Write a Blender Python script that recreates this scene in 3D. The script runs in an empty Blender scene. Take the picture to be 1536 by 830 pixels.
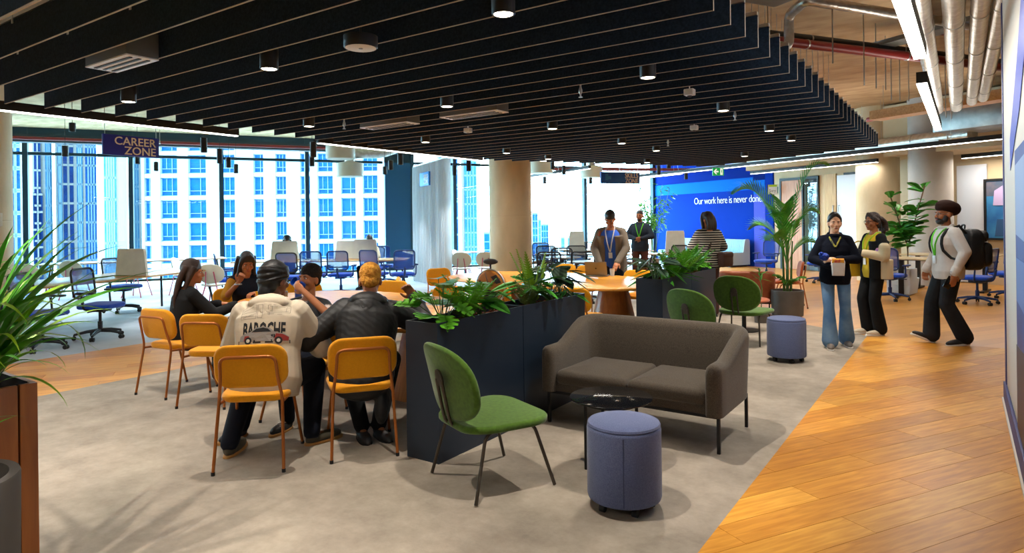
import bpy, bmesh, math, random
from mathutils import Vector, Matrix, Euler, noise
random.seed(7)
PI = math.pi
SC = bpy.context.scene
COL = SC.collection

# ------------------------------------------------------------------ camera
# room axes: +Y runs along the edge of the carpet, +X to its right; metres
YAW = math.radians(34.573)
cam_d = bpy.data.cameras.new('camera')
cam = bpy.data.objects.new('camera', cam_d)
COL.objects.link(cam)
cam.location = (0, 0, 1.58)
cam.rotation_mode = 'QUATERNION'
cam.rotation_quaternion = (Matrix.Rotation(YAW, 3, 'Z') @ Matrix.Rotation(PI / 2, 3, 'X') @ Matrix.Rotation(-0.0129, 3, 'Z')).to_quaternion()
cam_d.sensor_fit = 'HORIZONTAL'
cam_d.sensor_width = 36.0
cam_d.lens = 978.0 / 1536.0 * 36.0
cam_d.shift_y = -(415.0 - 331.7) / 1536.0
cam_d.clip_start = 0.05
cam_d.clip_end = 900
SC.camera = cam

# ------------------------------------------------------------------ world, sun, exposure
SC.view_settings.view_transform = 'Standard'
SC.view_settings.look = 'None'
SC.view_settings.gamma = 1.0
SC.view_settings.use_curve_mapping = False
SC.view_settings.exposure = 0.45
SC.cycles.use_denoising = True
SC.cycles.max_bounces = 7
SC.cycles.diffuse_bounces = 4
SC.cycles.glossy_bounces = 3
SC.cycles.transparent_max_bounces = 16
SC.cycles.sample_clamp_indirect = 4.0
W = bpy.data.worlds.new('overcast_sky')
SC.world = W
W.use_nodes = True
bg = W.node_tree.nodes['Background']
bg.inputs['Color'].default_value = (0.52, 0.84, 1.0, 1)
bg.inputs['Strength'].default_value = 18.0
sun_d = bpy.data.lights.new('sun', 'SUN')
sun = bpy.data.objects.new('sun', sun_d)
COL.objects.link(sun)
sun_d.energy = 2.0
sun_d.angle = math.radians(4)
sun_d.color = (1.0, 0.97, 0.92)
# high sun behind the camera: it lights the tower fronts across the street
sun.rotation_euler = Vector((-0.62, 0.55, -0.56)).to_track_quat('-Z', 'Y').to_euler()

# ------------------------------------------------------------------ materials
def lin(h):
    h = h.lstrip('#')
    c = [int(h[i:i + 2], 16) / 255 for i in (0, 2, 4)]
    return tuple(x / 12.92 if x <= .04045 else ((x + .055) / 1.055) ** 2.4 for x in c)

MATS = {}
def mat(name, col, rough=.5, metal=0.0, spec=.5, col2=None, nscale=8, ncon=(.35, .65), bump=0.0, bscale=60, emit=0.0, coat=0.0, stretch=None, sheen=0.0, ecol=None, bdet=3, ndet=5, nrough=.5):
    """principled material; col2 mixes in by a noise, bump by another"""
    if name in MATS: return MATS[name]
    m = bpy.data.materials.new(name); m.use_nodes = True
    nt = m.node_tree; b = nt.nodes['Principled BSDF']
    c = lin(col) if isinstance(col, str) else col
    b.inputs['Base Color'].default_value = (*c, 1)
    b.inputs['Roughness'].default_value = rough
    b.inputs['Metallic'].default_value = metal
    b.inputs['Specular IOR Level'].default_value = spec
    if coat: b.inputs['Coat Weight'].default_value = coat
    if sheen: b.inputs['Sheen Weight'].default_value = sheen
    tc = None
    if col2 or bump:
        tc = nt.nodes.new('ShaderNodeTexCoord'); mp = nt.nodes.new('ShaderNodeMapping')
        nt.links.new(tc.outputs['Object'], mp.inputs['Vector'])
        if stretch: mp.inputs['Scale'].default_value = stretch
    if col2:
        n = nt.nodes.new('ShaderNodeTexNoise'); n.inputs['Scale'].default_value = nscale; n.inputs['Detail'].default_value = ndet; n.inputs['Roughness'].default_value = nrough
        nt.links.new(mp.outputs['Vector'], n.inputs['Vector'])
        r = nt.nodes.new('ShaderNodeValToRGB')
        r.color_ramp.elements[0].position, r.color_ramp.elements[1].position = ncon
        r.color_ramp.elements[0].color = (*c, 1)
        c2 = lin(col2) if isinstance(col2, str) else col2
        r.color_ramp.elements[1].color = (*c2, 1)
        nt.links.new(n.outputs['Fac'], r.inputs['Fac'])
        nt.links.new(r.outputs['Color'], b.inputs['Base Color'])
    if bump:
        n2 = nt.nodes.new('ShaderNodeTexNoise'); n2.inputs['Scale'].default_value = bscale; n2.inputs['Detail'].default_value = bdet
        nt.links.new(mp.outputs['Vector'], n2.inputs['Vector'])
        bp = nt.nodes.new('ShaderNodeBump'); bp.inputs['Strength'].default_value = bump; bp.inputs['Distance'].default_value = .02
        nt.links.new(n2.outputs['Fac'], bp.inputs['Height'])
        nt.links.new(bp.outputs['Normal'], b.inputs['Normal'])
    if emit:
        b.inputs['Emission Color'].default_value = (*(ecol or c), 1)
        b.inputs['Emission Strength'].default_value = emit
    MATS[name] = m
    return m

def glass_mat(name, tint, fac=.06, rough=0.0):
    """thin sheet: mostly see-through, a little mirror"""
    if name in MATS: return MATS[name]
    m = bpy.data.materials.new(name); m.use_nodes = True
    nt = m.node_tree; nt.nodes.clear()
    o = nt.nodes.new('ShaderNodeOutputMaterial'); t = nt.nodes.new('ShaderNodeBsdfTransparent'); g = nt.nodes.new('ShaderNodeBsdfGlossy')
    t.inputs['Color'].default_value = (*tint, 1); g.inputs['Roughness'].default_value = rough
    x = nt.nodes.new('ShaderNodeMixShader'); x.inputs['Fac'].default_value = fac
    nt.links.new(t.outputs[0], x.inputs[1]); nt.links.new(g.outputs[0], x.inputs[2]); nt.links.new(x.outputs[0], o.inputs['Surface'])
    MATS[name] = m
    return m

def mesh_mat(name, col, fac):
    """open woven net: partly see-through fabric"""
    if name in MATS: return MATS[name]
    m = bpy.data.materials.new(name); m.use_nodes = True
    nt = m.node_tree; b = nt.nodes['Principled BSDF']; o = nt.nodes['Material Output']
    b.inputs['Base Color'].default_value = (*lin(col), 1); b.inputs['Roughness'].default_value = .8
    t = nt.nodes.new('ShaderNodeBsdfTransparent'); x = nt.nodes.new('ShaderNodeMixShader'); x.inputs['Fac'].default_value = fac
    nt.links.new(b.outputs[0], x.inputs[1]); nt.links.new(t.outputs[0], x.inputs[2]); nt.links.new(x.outputs[0], o.inputs['Surface'])
    MATS[name] = m
    return m

def stripe_mat(name, ca, cb, axis='Z', scale=40.0, rough=.8, thr=.5, bump=0.0, wob=0.0):
    """bands of two colours along one local axis"""
    if name in MATS: return MATS[name]
    m = bpy.data.materials.new(name); m.use_nodes = True
    nt = m.node_tree; b = nt.nodes['Principled BSDF']; b.inputs['Roughness'].default_value = rough
    tc = nt.nodes.new('ShaderNodeTexCoord'); w = nt.nodes.new('ShaderNodeTexWave')
    w.bands_direction = axis; w.inputs['Scale'].default_value = scale; w.inputs['Distortion'].default_value = wob
    nt.links.new(tc.outputs['Object'], w.inputs['Vector'])
    r = nt.nodes.new('ShaderNodeValToRGB'); r.color_ramp.interpolation = 'CONSTANT' if not bump else 'LINEAR'
    r.color_ramp.elements[0].color = (*lin(ca), 1); r.color_ramp.elements[1].color = (*lin(cb), 1); r.color_ramp.elements[1].position = thr
    nt.links.new(w.outputs['Fac'], r.inputs['Fac']); nt.links.new(r.outputs['Color'], b.inputs['Base Color'])
    if bump:
        bp = nt.nodes.new('ShaderNodeBump'); bp.inputs['Strength'].default_value = bump; bp.inputs['Distance'].default_value = .03
        nt.links.new(w.outputs['Fac'], bp.inputs['Height']); nt.links.new(bp.outputs['Normal'], b.inputs['Normal'])
    MATS[name] = m
    return m

def wood_mat(name, ca, cb, rough=.4, scale=3.0, stretch=(1, 12, 12), var=0.0, spec=.5):
    """grain along the local X axis (stretch decides); var varies the tone from object to object"""
    if name in MATS: return MATS[name]
    m = bpy.data.materials.new(name); m.use_nodes = True
    nt = m.node_tree; b = nt.nodes['Principled BSDF']; b.inputs['Roughness'].default_value = rough; b.inputs['Specular IOR Level'].default_value = spec
    tc = nt.nodes.new('ShaderNodeTexCoord'); mp = nt.nodes.new('ShaderNodeMapping'); mp.inputs['Scale'].default_value = stretch
    nt.links.new(tc.outputs['Object'], mp.inputs['Vector'])
    n = nt.nodes.new('ShaderNodeTexNoise'); n.inputs['Scale'].default_value = scale; n.inputs['Detail'].default_value = 6; n.inputs['Distortion'].default_value = .6
    nt.links.new(mp.outputs['Vector'], n.inputs['Vector'])
    r = nt.nodes.new('ShaderNodeValToRGB'); r.color_ramp.elements[0].position = .3; r.color_ramp.elements[1].position = .7
    r.color_ramp.elements[0].color = (*lin(ca), 1); r.color_ramp.elements[1].color = (*lin(cb), 1)
    nt.links.new(n.outputs['Fac'], r.inputs['Fac'])
    out = r.outputs['Color']
    if var:
        oi = nt.nodes.new('ShaderNodeObjectInfo'); hs = nt.nodes.new('ShaderNodeHueSaturation'); mr = nt.nodes.new('ShaderNodeMapRange')
        mr.inputs['To Min'].default_value = 1 - var; mr.inputs['To Max'].default_value = 1 + var
        nt.links.new(oi.outputs['Random'], mr.inputs['Value']); nt.links.new(mr.outputs['Result'], hs.inputs['Value'])
        nt.links.new(out, hs.inputs['Color']); out = hs.outputs['Color']
    nt.links.new(out, b.inputs['Base Color'])
    MATS[name] = m
    return m

# ------------------------------------------------------------------ mesh helpers
def V(*a): return Vector(a)
def finish(bm, name, m=None, parent=None, ang=40):
    me = bpy.data.meshes.new(name)
    bmesh.ops.recalc_face_normals(bm, faces=bm.faces[:])
    bm.to_mesh(me); bm.free()
    if ang:
        me.shade_smooth(); me.set_sharp_from_angle(angle=math.radians(ang))
    return link(name, me, m, parent)
def link(name, me, m=None, parent=None):
    o = bpy.data.objects.new(name, me); COL.objects.link(o)
    if m and not me.materials:
        for x in (m if isinstance(m, (list, tuple)) else [m]): me.materials.append(x)
    if parent: o.parent = parent
    return o
def tag(o, label=None, cat=None, group=None, kind=None):
    if label: o['label'] = label
    if cat: o['category'] = cat
    if group: o['group'] = group
    if kind: o['kind'] = kind
    return o
def empty(name, loc, rz=0.0):
    o = bpy.data.objects.new(name, None); COL.objects.link(o); o.empty_display_size = .1
    o.location = loc; o.rotation_euler = (0, 0, rz)
    return o
KIDS = {}
def copy_tree(o, loc=None, rz=None, label=None, group=None, parent=None):
    c = o.copy(); COL.objects.link(c)
    if parent: c.parent = parent
    for ch in list(o.children): copy_tree(ch, parent=c)
    if loc is not None: c.location = loc
    if rz is not None: c.rotation_euler = (0, 0, rz)
    if label: c['label'] = label
    if group: c['group'] = group
    return c
def face_dir(dx, dy): return math.atan2(-dx, dy)       # heading whose local +Y points along (dx, dy)

class MB:
    def __init__(s): s.bm = bmesh.new()
    def _face(s, vs):
        try: return s.bm.faces.new(vs)
        except ValueError: return None
    def box(s, c, d, bev=0.0, R=None, seg=2):
        r = bmesh.ops.create_cube(s.bm, size=1.0)
        M = Matrix.Translation(Vector(c)) @ (R.to_4x4() if R else Matrix()) @ Matrix.Diagonal((d[0], d[1], d[2], 1))
        bmesh.ops.transform(s.bm, matrix=M, verts=r['verts'])
        if bev:
            es = list({e for v in r['verts'] for e in v.link_edges})
            bmesh.ops.bevel(s.bm, geom=es, offset=bev, segments=seg, affect='EDGES', profile=.5)
        return s
    def tube(s, pts, r, n=8, cap=True, closed=False):
        pts = [Vector(p) for p in pts]; N = len(pts)
        rs = r if isinstance(r, (list, tuple)) else [r] * N
        T = []
        for i in range(N):
            a = pts[i - 1] if (i > 0 or closed) else pts[i]; b = pts[(i + 1) % N] if (i < N - 1 or closed) else pts[i]
            t = (b - a); T.append(t.normalized() if t.length > 1e-9 else Vector((0, 0, 1)))
        nrm = T[0].orthogonal().normalized(); rings = []
        for i in range(N):
            nrm = nrm - T[i] * nrm.dot(T[i])
            nrm = nrm.normalized() if nrm.length > 1e-6 else T[i].orthogonal().normalized()
            bn = T[i].cross(nrm)
            rings.append([s.bm.verts.new(pts[i] + (nrm * math.cos(2 * PI * k / n) + bn * math.sin(2 * PI * k / n)) * rs[i]) for k in range(n)])
        for i in range(N if closed else N - 1):
            A, B = rings[i], rings[(i + 1) % N]
            for k in range(n): s._face((A[k], A[(k + 1) % n], B[(k + 1) % n], B[k]))
        if cap and not closed:
            s._face(rings[0][::-1]); s._face(rings[-1])
        return s
    def cyl(s, a, b, r, r2=None, n=16): return s.tube([a, b], [r, r if r2 is None else r2], n)
    def lathe(s, prof, n=24, c=(0, 0, 0), cap=True):
        c = Vector(c); rings = []
        for r, z in prof:
            rings.append([s.bm.verts.new(c + Vector((r * math.cos(2 * PI * k / n), r * math.sin(2 * PI * k / n), z))) for k in range(n)] if r > 1e-6 else [s.bm.verts.new(c + Vector((0, 0, z)))])
        for A, B in zip(rings, rings[1:]):
            for k in range(n):
                a = [A[k % len(A)], A[(k + 1) % n % len(A)], B[(k + 1) % n % len(B)], B[k % len(B)]]
                u = []
                for v in a:
                    if v not in u: u.append(v)
                if len(u) > 2: s._face(u)
        if cap:
            for R in (rings[0], rings[-1]):
                if len(R) > 2: s._face(R)
        return s
    def rings(s, R, closed=True, cap=True):
        R = [[s.bm.verts.new(Vector(p)) for p in r] for r in R]
        n = len(R[0])
        for A, B in zip(R, R[1:]):
            for k in range(n if closed else n - 1): s._face((A[k], A[(k + 1) % n], B[(k + 1) % n], B[k]))
        if cap: s._face(R[0][::-1]); s._face(R[-1])
        return s
    def puff(s, outline, z0, z1, r, f=None, seg=4, dome=0.0):
        """cushion: closed 2D outline with rounded edges of radius r between z0 and z1; f maps (x, y, z) to 3D"""
        def inset(d):
            n = len(outline); out = []
            for i in range(n):
                a, b, c = Vector(outline[i - 1]), Vector(outline[i]), Vector(outline[(i + 1) % n])
                t = (c - a).normalized(); out.append(b + Vector((-t.y, t.x)) * d)
            return out
        R = []
        for i in range(seg + 1):
            t = PI / 2 * i / seg; R.append((r * (1 - math.sin(t)), z0 + r * (1 - math.cos(t))))
        for i in range(seg + 1):
            t = PI / 2 * i / seg; R.append((r * (1 - math.cos(t)), z1 - r * (1 - math.sin(t))))
        f = f or (lambda x, y, z: (x, y, z))
        rr = [[f(p.x, p.y, z) for p in inset(d)] for d, z in R]
        if dome:
            cx = sum(p[0] for p in outline) / len(outline); cy = sum(p[1] for p in outline) / len(outline)
            last = inset(r)
            for q, hgt in ((.8, .55), (.5, .88), (.2, 1.0)):
                rr.append([f(cx + (p.x - cx) * q, cy + (p.y - cy) * q, z1 + dome * hgt) for p in last])
        return s.rings(rr)
    def ell(s, c, r, R=None, u=12, v=8):
        q = bmesh.ops.create_uvsphere(s.bm, u_segments=u, v_segments=v, radius=1.0)
        M = Matrix.Translation(Vector(c)) @ (R.to_4x4() if R else Matrix()) @ Matrix.Diagonal((r[0], r[1], r[2], 1))
        bmesh.ops.transform(s.bm, matrix=M, verts=q['verts'])
        return s
    def cap(s, a, b, ra, rb, n=12):
        """tapered capsule"""
        a, b = Vector(a), Vector(b); t = b - a; L = t.length
        if L < 1e-6: return s.ell(a, (ra, ra, ra))
        t /= L; u = t.orthogonal().normalized(); w = t.cross(u); R = []
        for k in range(1, 4):
            an = PI / 2 * k / 3; R.append((a - t * ra * math.cos(an), ra * math.sin(an)))
        for k in range(0, 3):
            an = PI / 2 * k / 3; R.append((b + t * rb * math.sin(an), rb * math.cos(an)))
        return s.rings([[p + (u * math.cos(2 * PI * k / n) + w * math.sin(2 * PI * k / n)) * r for k in range(n)] for p, r in R])
    def prism(s, poly, z0, z1, f=None):
        f = f or (lambda x, y, z: (x, y, z))
        return s.rings([[f(x, y, z) for x, y in poly] for z in (z0, z1)])
    def build(s, name, m=None, parent=None, ang=40): return finish(s.bm, name, m, parent, ang)

def rrect(w, d, r, n=5):
    """rounded rectangle outline, counter-clockwise"""
    out = []
    for cx, cy, a0 in ((w / 2 - r, d / 2 - r, 0), (-w / 2 + r, d / 2 - r, 90), (-w / 2 + r, -d / 2 + r, 180), (w / 2 - r, -d / 2 + r, 270)):
        for k in range(n + 1):
            a = math.radians(a0 + 90 * k / n); out.append((cx + r * math.cos(a), cy + r * math.sin(a)))
    return out
def sellipse(a, b, e=2.0, n=40):
    out = []
    for k in range(n):
        t = 2 * PI * k / n; c, s_ = math.cos(t), math.sin(t)
        out.append((a * math.copysign(abs(c) ** (2 / e), c), b * math.copysign(abs(s_) ** (2 / e), s_)))
    return out
def bend(pts, r=.04, n=4):
    """round the corners of a polyline"""
    pts = [Vector(p) for p in pts]; out = [pts[0]]
    for i in range(1, len(pts) - 1):
        a, b, c = pts[i - 1], pts[i], pts[i + 1]
        rr = min(r, (a - b).length * .45, (c - b).length * .45)
        p, q = b + (a - b).normalized() * rr, b + (c - b).normalized() * rr
        for k in range(n + 1):
            t = k / n; out.append(p * (1 - t) ** 2 + b * 2 * t * (1 - t) + q * t * t)
    out.append(pts[-1]); return out
def text_mesh(name, body, size, m, parent, loc, rot, ext=.004, align='LEFT', sx=1.0, space=1.0, bold=0.0, line=1.0):
    cu = bpy.data.curves.new(name, 'FONT'); cu.body = body; cu.size = size; cu.extrude = ext; cu.align_x = align; cu.align_y = 'CENTER'
    cu.space_character = space; cu.space_line = line; cu.offset = bold; cu.resolution_u = 3
    o = bpy.data.objects.new(name, cu); COL.objects.link(o); bpy.context.view_layer.update()
    me = bpy.data.meshes.new_from_object(o.evaluated_get(bpy.context.evaluated_depsgraph_get()))
    bpy.data.objects.remove(o); me.name = name
    q = link(name, me, None, parent); me.materials.clear(); me.materials.append(m)
    q.location = loc; q.rotation_euler = rot; q.scale = (sx, 1, 1)
    return q
# building grid: B1 runs along the window wall, B2 out through it (31 degrees off the carpet edge)
B1 = Vector((.512, .859, 0)).normalized(); B2 = Vector((-.859, .512, 0)).normalized()
RB = Matrix(((B1.x, -B1.y, 0), (B1.y, B1.x, 0), (0, 0, 1)))   # local X along B1, local Y along -B2*-1
RB = Matrix((B1, B2, Vector((0, 0, 1)))).transposed()          # columns: local X = B1, Y = B2
HB1 = math.atan2(B1.y, B1.x)
def G(t, b, z=0.0): p = B1 * t + B2 * b; return Vector((p.x, p.y, z))
# ------------------------------------------------------------------ the setting
def half_clip(poly, n, d):
    """keep the part of a convex polygon where n.p <= d"""
    out = []
    for i in range(len(poly)):
        a, b = poly[i], poly[(i + 1) % len(poly)]
        da, db = n[0] * a[0] + n[1] * a[1] - d, n[0] * b[0] + n[1] * b[1] - d
        if da <= 0: out.append(a)
        if da * db < 0:
            t = da / (da - db); out.append((a[0] + (b[0] - a[0]) * t, a[1] + (b[1] - a[1]) * t))
    return out
def area(p): return abs(sum(p[i - 1][0] * p[i][1] - p[i][0] * p[i - 1][1] for i in range(len(p)))) / 2

# wood floor base: boards along B1 carried on by the material where they get too small to build
mf = bpy.data.materials.new('wood_floor_far'); mf.use_nodes = True
nt = mf.node_tree; b = nt.nodes['Principled BSDF']; b.inputs['Roughness'].default_value = .32
tc = nt.nodes.new('ShaderNodeTexCoord'); mp = nt.nodes.new('ShaderNodeMapping'); mp.inputs['Rotation'].default_value = (0, 0, -HB1)
nt.links.new(tc.outputs['Object'], mp.inputs['Vector'])
br = nt.nodes.new('ShaderNodeTexBrick'); br.inputs['Scale'].default_value = 1.0; br.inputs['Brick Width'].default_value = 1.4; br.inputs['Row Height'].default_value = .2
br.inputs['Mortar Size'].default_value = .002; br.inputs['Color1'].default_value = (*lin('#cf9440'), 1); br.inputs['Color2'].default_value = (*lin('#b97c2e'), 1); br.inputs['Mortar'].default_value = (*lin('#8a5c2c'), 1)
nt.links.new(mp.outputs['Vector'], br.inputs['Vector']); nt.links.new(br.outputs['Color'], b.inputs['Base Color'])
fl = MB().prism([G(-12, -6)[:2], G(16.2, -6)[:2], G(16.2, 21.4)[:2], G(-12, 21.4)[:2]], -.3, 0).build('floor', mf)
tag(fl, kind='structure')
plank_m = [wood_mat('oak_plank_%d' % i, a, c, rough=.4, scale=2.6, stretch=(1.3, 14, 14), var=.10, spec=.28) for i, (a, c) in enumerate((('#ba7822', '#da9a3c'), ('#c4842a', '#e2a646'), ('#ac6c20', '#d08e32')))]
def lay_planks(zone, b0, b1, t0, t1):
    """real boards, clipped to a convex zone (room XY, counter-clockwise)"""
    w, L = .2, 1.4; rows = int(math.ceil((b1 - b0) / w)); n = 0
    for r in range(rows):
        off = (r * .53) % 1.0 * L
        k = int((t0 - off) // L)
        while k * L + off < t1:
            ta, tb, ba, bb = k * L + off + .0012, (k + 1) * L + off - .0012, b0 + r * w + .0012, b0 + (r + 1) * w - .0012
            p = [tuple(G(ta, ba)[:2]), tuple(G(tb, ba)[:2]), tuple(G(tb, bb)[:2]), tuple(G(ta, bb)[:2])]
            for i in range(len(zone)):
                a, c = zone[i], zone[(i + 1) % len(zone)]; nx, ny = c[1] - a[1], a[0] - c[0]
                p = half_clip(p, (nx, ny), nx * a[0] + ny * a[1])
                if len(p) < 3: break
            if len(p) >= 3 and area(p) > .006:
                cx, cy = G((ta + tb) / 2, (ba + bb) / 2)[:2]; ca, sa = math.cos(-HB1), math.sin(-HB1)
                loc = [((x - cx) * ca - (y - cy) * sa, (x - cx) * sa + (y - cy) * ca) for x, y in p]
                o = MB().prism(loc, .0005, .004).build('plank', random.choice(plank_m), fl, ang=0)
                o.location = (cx, cy, 0); o.rotation_euler = (0, 0, HB1); n += 1
            k += 1
    return n
lay_planks([(-1.04, 2.0), (.30, 2.0), (.30, 7.0), (-1.04, 7.0)], -2, 8, 0, 10)
lay_planks([(-1.04, 7.0), (1.9, 7.0), (1.4, 9.6), (-1.04, 9.6)], 2.6, 7.4, 4, 11)
lay_planks([(-9.05, 1.6), (-7.09, 1.6), (-7.09, 8.0), (-9.05, 8.0)], 6, 13, -5, 5)

concrete_floor = mat('grey_mottled_vinyl', '#71685d', .7, spec=.3, col2='#b0a494', nscale=3.0, ncon=(.22, .80), ndet=14, nrough=.72, bump=.05, bscale=90)
cp = MB().prism([(-7.09, .4), (-1.04, .4), (-1.04, 9.75), (-4.9, 12.3), (-7.09, 12.3)], 0, .004).build('carpet', concrete_floor, ang=0)
tag(cp, 'mottled grey concrete-look floor covering under the tables and sofa', 'carpet')
grey_floor = mat('pale_grey_carpet', '#9aa3aa', .75, spec=.3, col2='#b0b8be', nscale=1.5, bump=.04, bscale=200)
c2 = MB().prism([tuple(G(-11.9, 6)[:2]), (-9.05, -2), (-9.05, 13.6), tuple(G(7.0, 16.5)[:2]), tuple(G(15.9, 16.5)[:2]), tuple(G(15.8, 21.1)[:2]), tuple(G(-11.9, 21.1)[:2])], 0, .0035).build('office_carpet', grey_floor, ang=0)
tag(c2, 'pale grey carpet under the desks along the window wall', 'carpet')

slab_m = mat('board_marked_concrete', '#a98a66', .85, spec=.2, col2='#c9ab84', nscale=2.2, ncon=(.3, .7), bump=.12, bscale=14, stretch=(1, 2.4, 1))
sl = MB().prism([G(-12, -6)[:2], G(16.2, -6)[:2], G(16.2, 21.4)[:2], G(-12, 21.4)[:2]], 4.25, 4.6).build('ceiling', slab_m, ang=0)
tag(sl, kind='structure')

beige = mat('warm_white_wall', '#cdbb9c', .8, spec=.25, col2='#c2ae8c', nscale=1.2)
white_wall = mat('white_wall', '#d6d0c6', .7, spec=.3)
def gbox(name, t0, t1, b0, b1, z0, z1, m, parent=None, bev=0, kind=None):
    """box on the building grid"""
    o = MB().box((0, 0, 0), (abs(t1 - t0), abs(b1 - b0), z1 - z0), bev).build(name, m, parent)
    p = G((t0 + t1) / 2, (b0 + b1) / 2, (z0 + z1) / 2)
    o.location = p - (parent.location if parent else Vector()); o.rotation_euler = (0, 0, HB1)
    if kind: o['kind'] = kind
    return o
gbox('wall_back', -12, 16.2, -6.2, -6, 0, 4.3, white_wall, kind='structure')
gbox('wall_left', -12.2, -12, -6, 21.4, 0, 4.3, white_wall, kind='structure')
# right-hand wall line: beige part and blue part
for i, (ba, bb) in enumerate(((-6, 13.5), (14.02, 15.15))):
    gbox('wall_right', 16.0, 16.2, ba, bb, 0, 4.25, beige, kind='structure')
gbox('wall_right', 16.0, 16.2, 13.5, 14.02, 2.8, 4.25, beige, kind='structure')
gbox('wall_right', 16.2, 16.3, 15.1, 21.4, 0, 4.25, beige, kind='structure')
blue = mat('blue_wall', '#042f92', .75, spec=.06, col2='#052b86', nscale=.6)
blue_l = mat('blue_wall_light', '#0e62bc', .75, spec=.06); blue_d = mat('blue_wall_dark', '#061f68', .75, spec=.06); lilac = mat('blue_wall_lilac', '#4c55b8', .75, spec=.06)
bw = empty('blue_wall', G(15.98, 18.4, 0)); tag(bw, kind='structure')
bw.name = 'wall_far'
gbox('backing_panel', 15.98, 16.2, 15.15, 21.4, 0, 3.75, blue, bw)
def bpanel(b0, b1, z0, z1, m): gbox('colour_panel', 15.968, 15.979, b0, b1, z0, z1, m, bw)
bpanel(15.99, 21.3, 2.50, 2.90, blue_l)
bpanel(15.5, 15.97, 2.80, 3.06, blue_d); bpanel(15.5, 15.97, 3.07, 3.36, blue_l); bpanel(15.5, 15.97, 2.35, 2.79, blue_l)
bpanel(15.17, 15.49, 2.35, 3.04, blue); bpanel(15.17, 15.49, 3.05, 3.36, blue_d); bpanel(15.5, 15.97, 0, 2.34, lilac); bpanel(15.17, 15.49, 0, 2.34, blue)
bpanel(15.99, 21.3, 2.92, 3.36, mat('blue_wall_band', '#05247c', .75, spec=.06))
serif = mat('white_print', '#f2f2f2', .6)
# the slogan in white letters, facing the room
tx = text_mesh('lettering', 'Our work here is never done.', .35, serif, bw, (0, 0, 0), (0, 0, 0), ext=.004, sx=.84, space=.92, bold=-.004)
p = G(15.965, 18.86, 2.2) - bw.location
tx.location = p; tx.rotation_euler = Matrix((-B2, Vector((0, 0, 1)), -B1)).transposed().to_euler()
# timber door, side light, frosted partition
blackf = mat('black_metal', '#17181a', .45, spec=.4)
teak = wood_mat('teak_door', '#a5653a', '#c4885a', .45, 2.5, (8, 8, .8))
oakp = wood_mat('pale_oak', '#a9854f', '#c5a36c', .5, 2.5, (8, 8, .8))
steel = mat('brushed_steel', '#9b9da0', .3, 1.0)
d1 = empty('door_1', G(15.98, 14.45, 0)); tag(d1, kind='structure')
gbox('door_leaf', 15.95, 15.99, 14.05, 14.82, 0.01, 2.70, teak, d1)
gbox('door_frame', 15.93, 15.99, 14.82, 14.88, 0, 2.78, blackf, d1); gbox('door_frame', 15.93, 15.99, 13.46, 14.82, 2.70, 2.78, blackf, d1); gbox('door_frame', 15.93, 15.99, 14.0, 14.05, 0, 2.70, blackf, d1); gbox('door_frame', 15.93, 15.99, 13.46, 13.51, 0, 2.70, blackf, d1)
gbox('pane', 15.96, 15.965, 13.51, 14.0, 0.02, 2.70, glass_mat('door_glass', (.8, .93, 1), .08), d1)
# the lit store behind the side light
nb = empty('wall_niche', G(16.6, 13.76, 0)); tag(nb, kind='structure'); cool = mat('cool_white', '#cfdbe2', .7)
gbox('back_panel', 17.0, 17.05, 13.3, 14.2, 0, 2.8, cool, nb); gbox('side_panel', 16.2, 17.0, 13.3, 13.34, 0, 2.8, cool, nb); gbox('side_panel', 16.2, 17.0, 14.16, 14.2, 0, 2.8, cool, nb); gbox('base_panel', 16.0, 17.0, 13.34, 14.16, -.05, 0.0, cool, nb); gbox('top_panel', 16.2, 17.0, 13.34, 14.16, 2.8, 2.85, cool, nb)
sh = empty('storage_shelf', G(16.8, 13.76, 0)); tag(sh, 'white storage shelf seen through the narrow glass beside the timber door', 'shelf')
for z in (.35, .75, 1.1): gbox('shelf_board', 16.62, 16.98, 13.36, 14.14, z, z + .03, white_wall, sh)
for k, bb in enumerate((13.5, 13.66, 13.84, 14.0)):
    o = MB().lathe([(.045, 0), (.045, .15), (.02, .19), (.02, .23)], 10).build('bottle', mat('bottle_%d' % k, ('#3d5a4a', '#7a3b2a', '#2d3b52', '#6b6b52')[k], .3)); o.location = G(16.8, bb, 1.13)
    tag(o, ('dark green', 'reddish brown', 'navy', 'olive')[k] + ' bottle on the shelf behind the narrow door glass', 'bottle', 'bottles on the storage shelf')
d2 = empty('door_2', G(15.97, 12.4, 0)); tag(d2, kind='structure')
gbox('door_jamb', 15.93, 15.99, 12.87, 13.25, 0, 2.80, oakp, d2)
frost = mat('frosted_glass', '#cfd3da', .35, spec=.5)
gbox('frosted_pane', 15.95, 15.985, 12.16, 12.85, 0.02, 2.74, frost, d2); gbox('frosted_pane', 15.95, 15.985, 11.66, 12.05, .02, 2.74, frost, d2)
gbox('door_frame', 15.93, 15.99, 12.06, 12.15, 0, 2.78, blackf, d2); gbox('door_frame', 15.93, 15.99, 11.62, 12.62, 2.74, 2.80, blackf, d2)
for bb in (12.95, 12.78):
    o = MB().tube(bend([(0, 0, 0), (-.05, 0, 0), (-.05, 0, .95), (0, 0, .95)], .02), .012).build('handle', steel, d2); o.location = G(15.95, bb, .95) - d2.location; o.rotation_euler = (0, 0, HB1)
gbox('frosted_pane', 15.95, 15.985, 8.95, 9.6, .02, 2.74, frost, d2).hide_render = False

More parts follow.
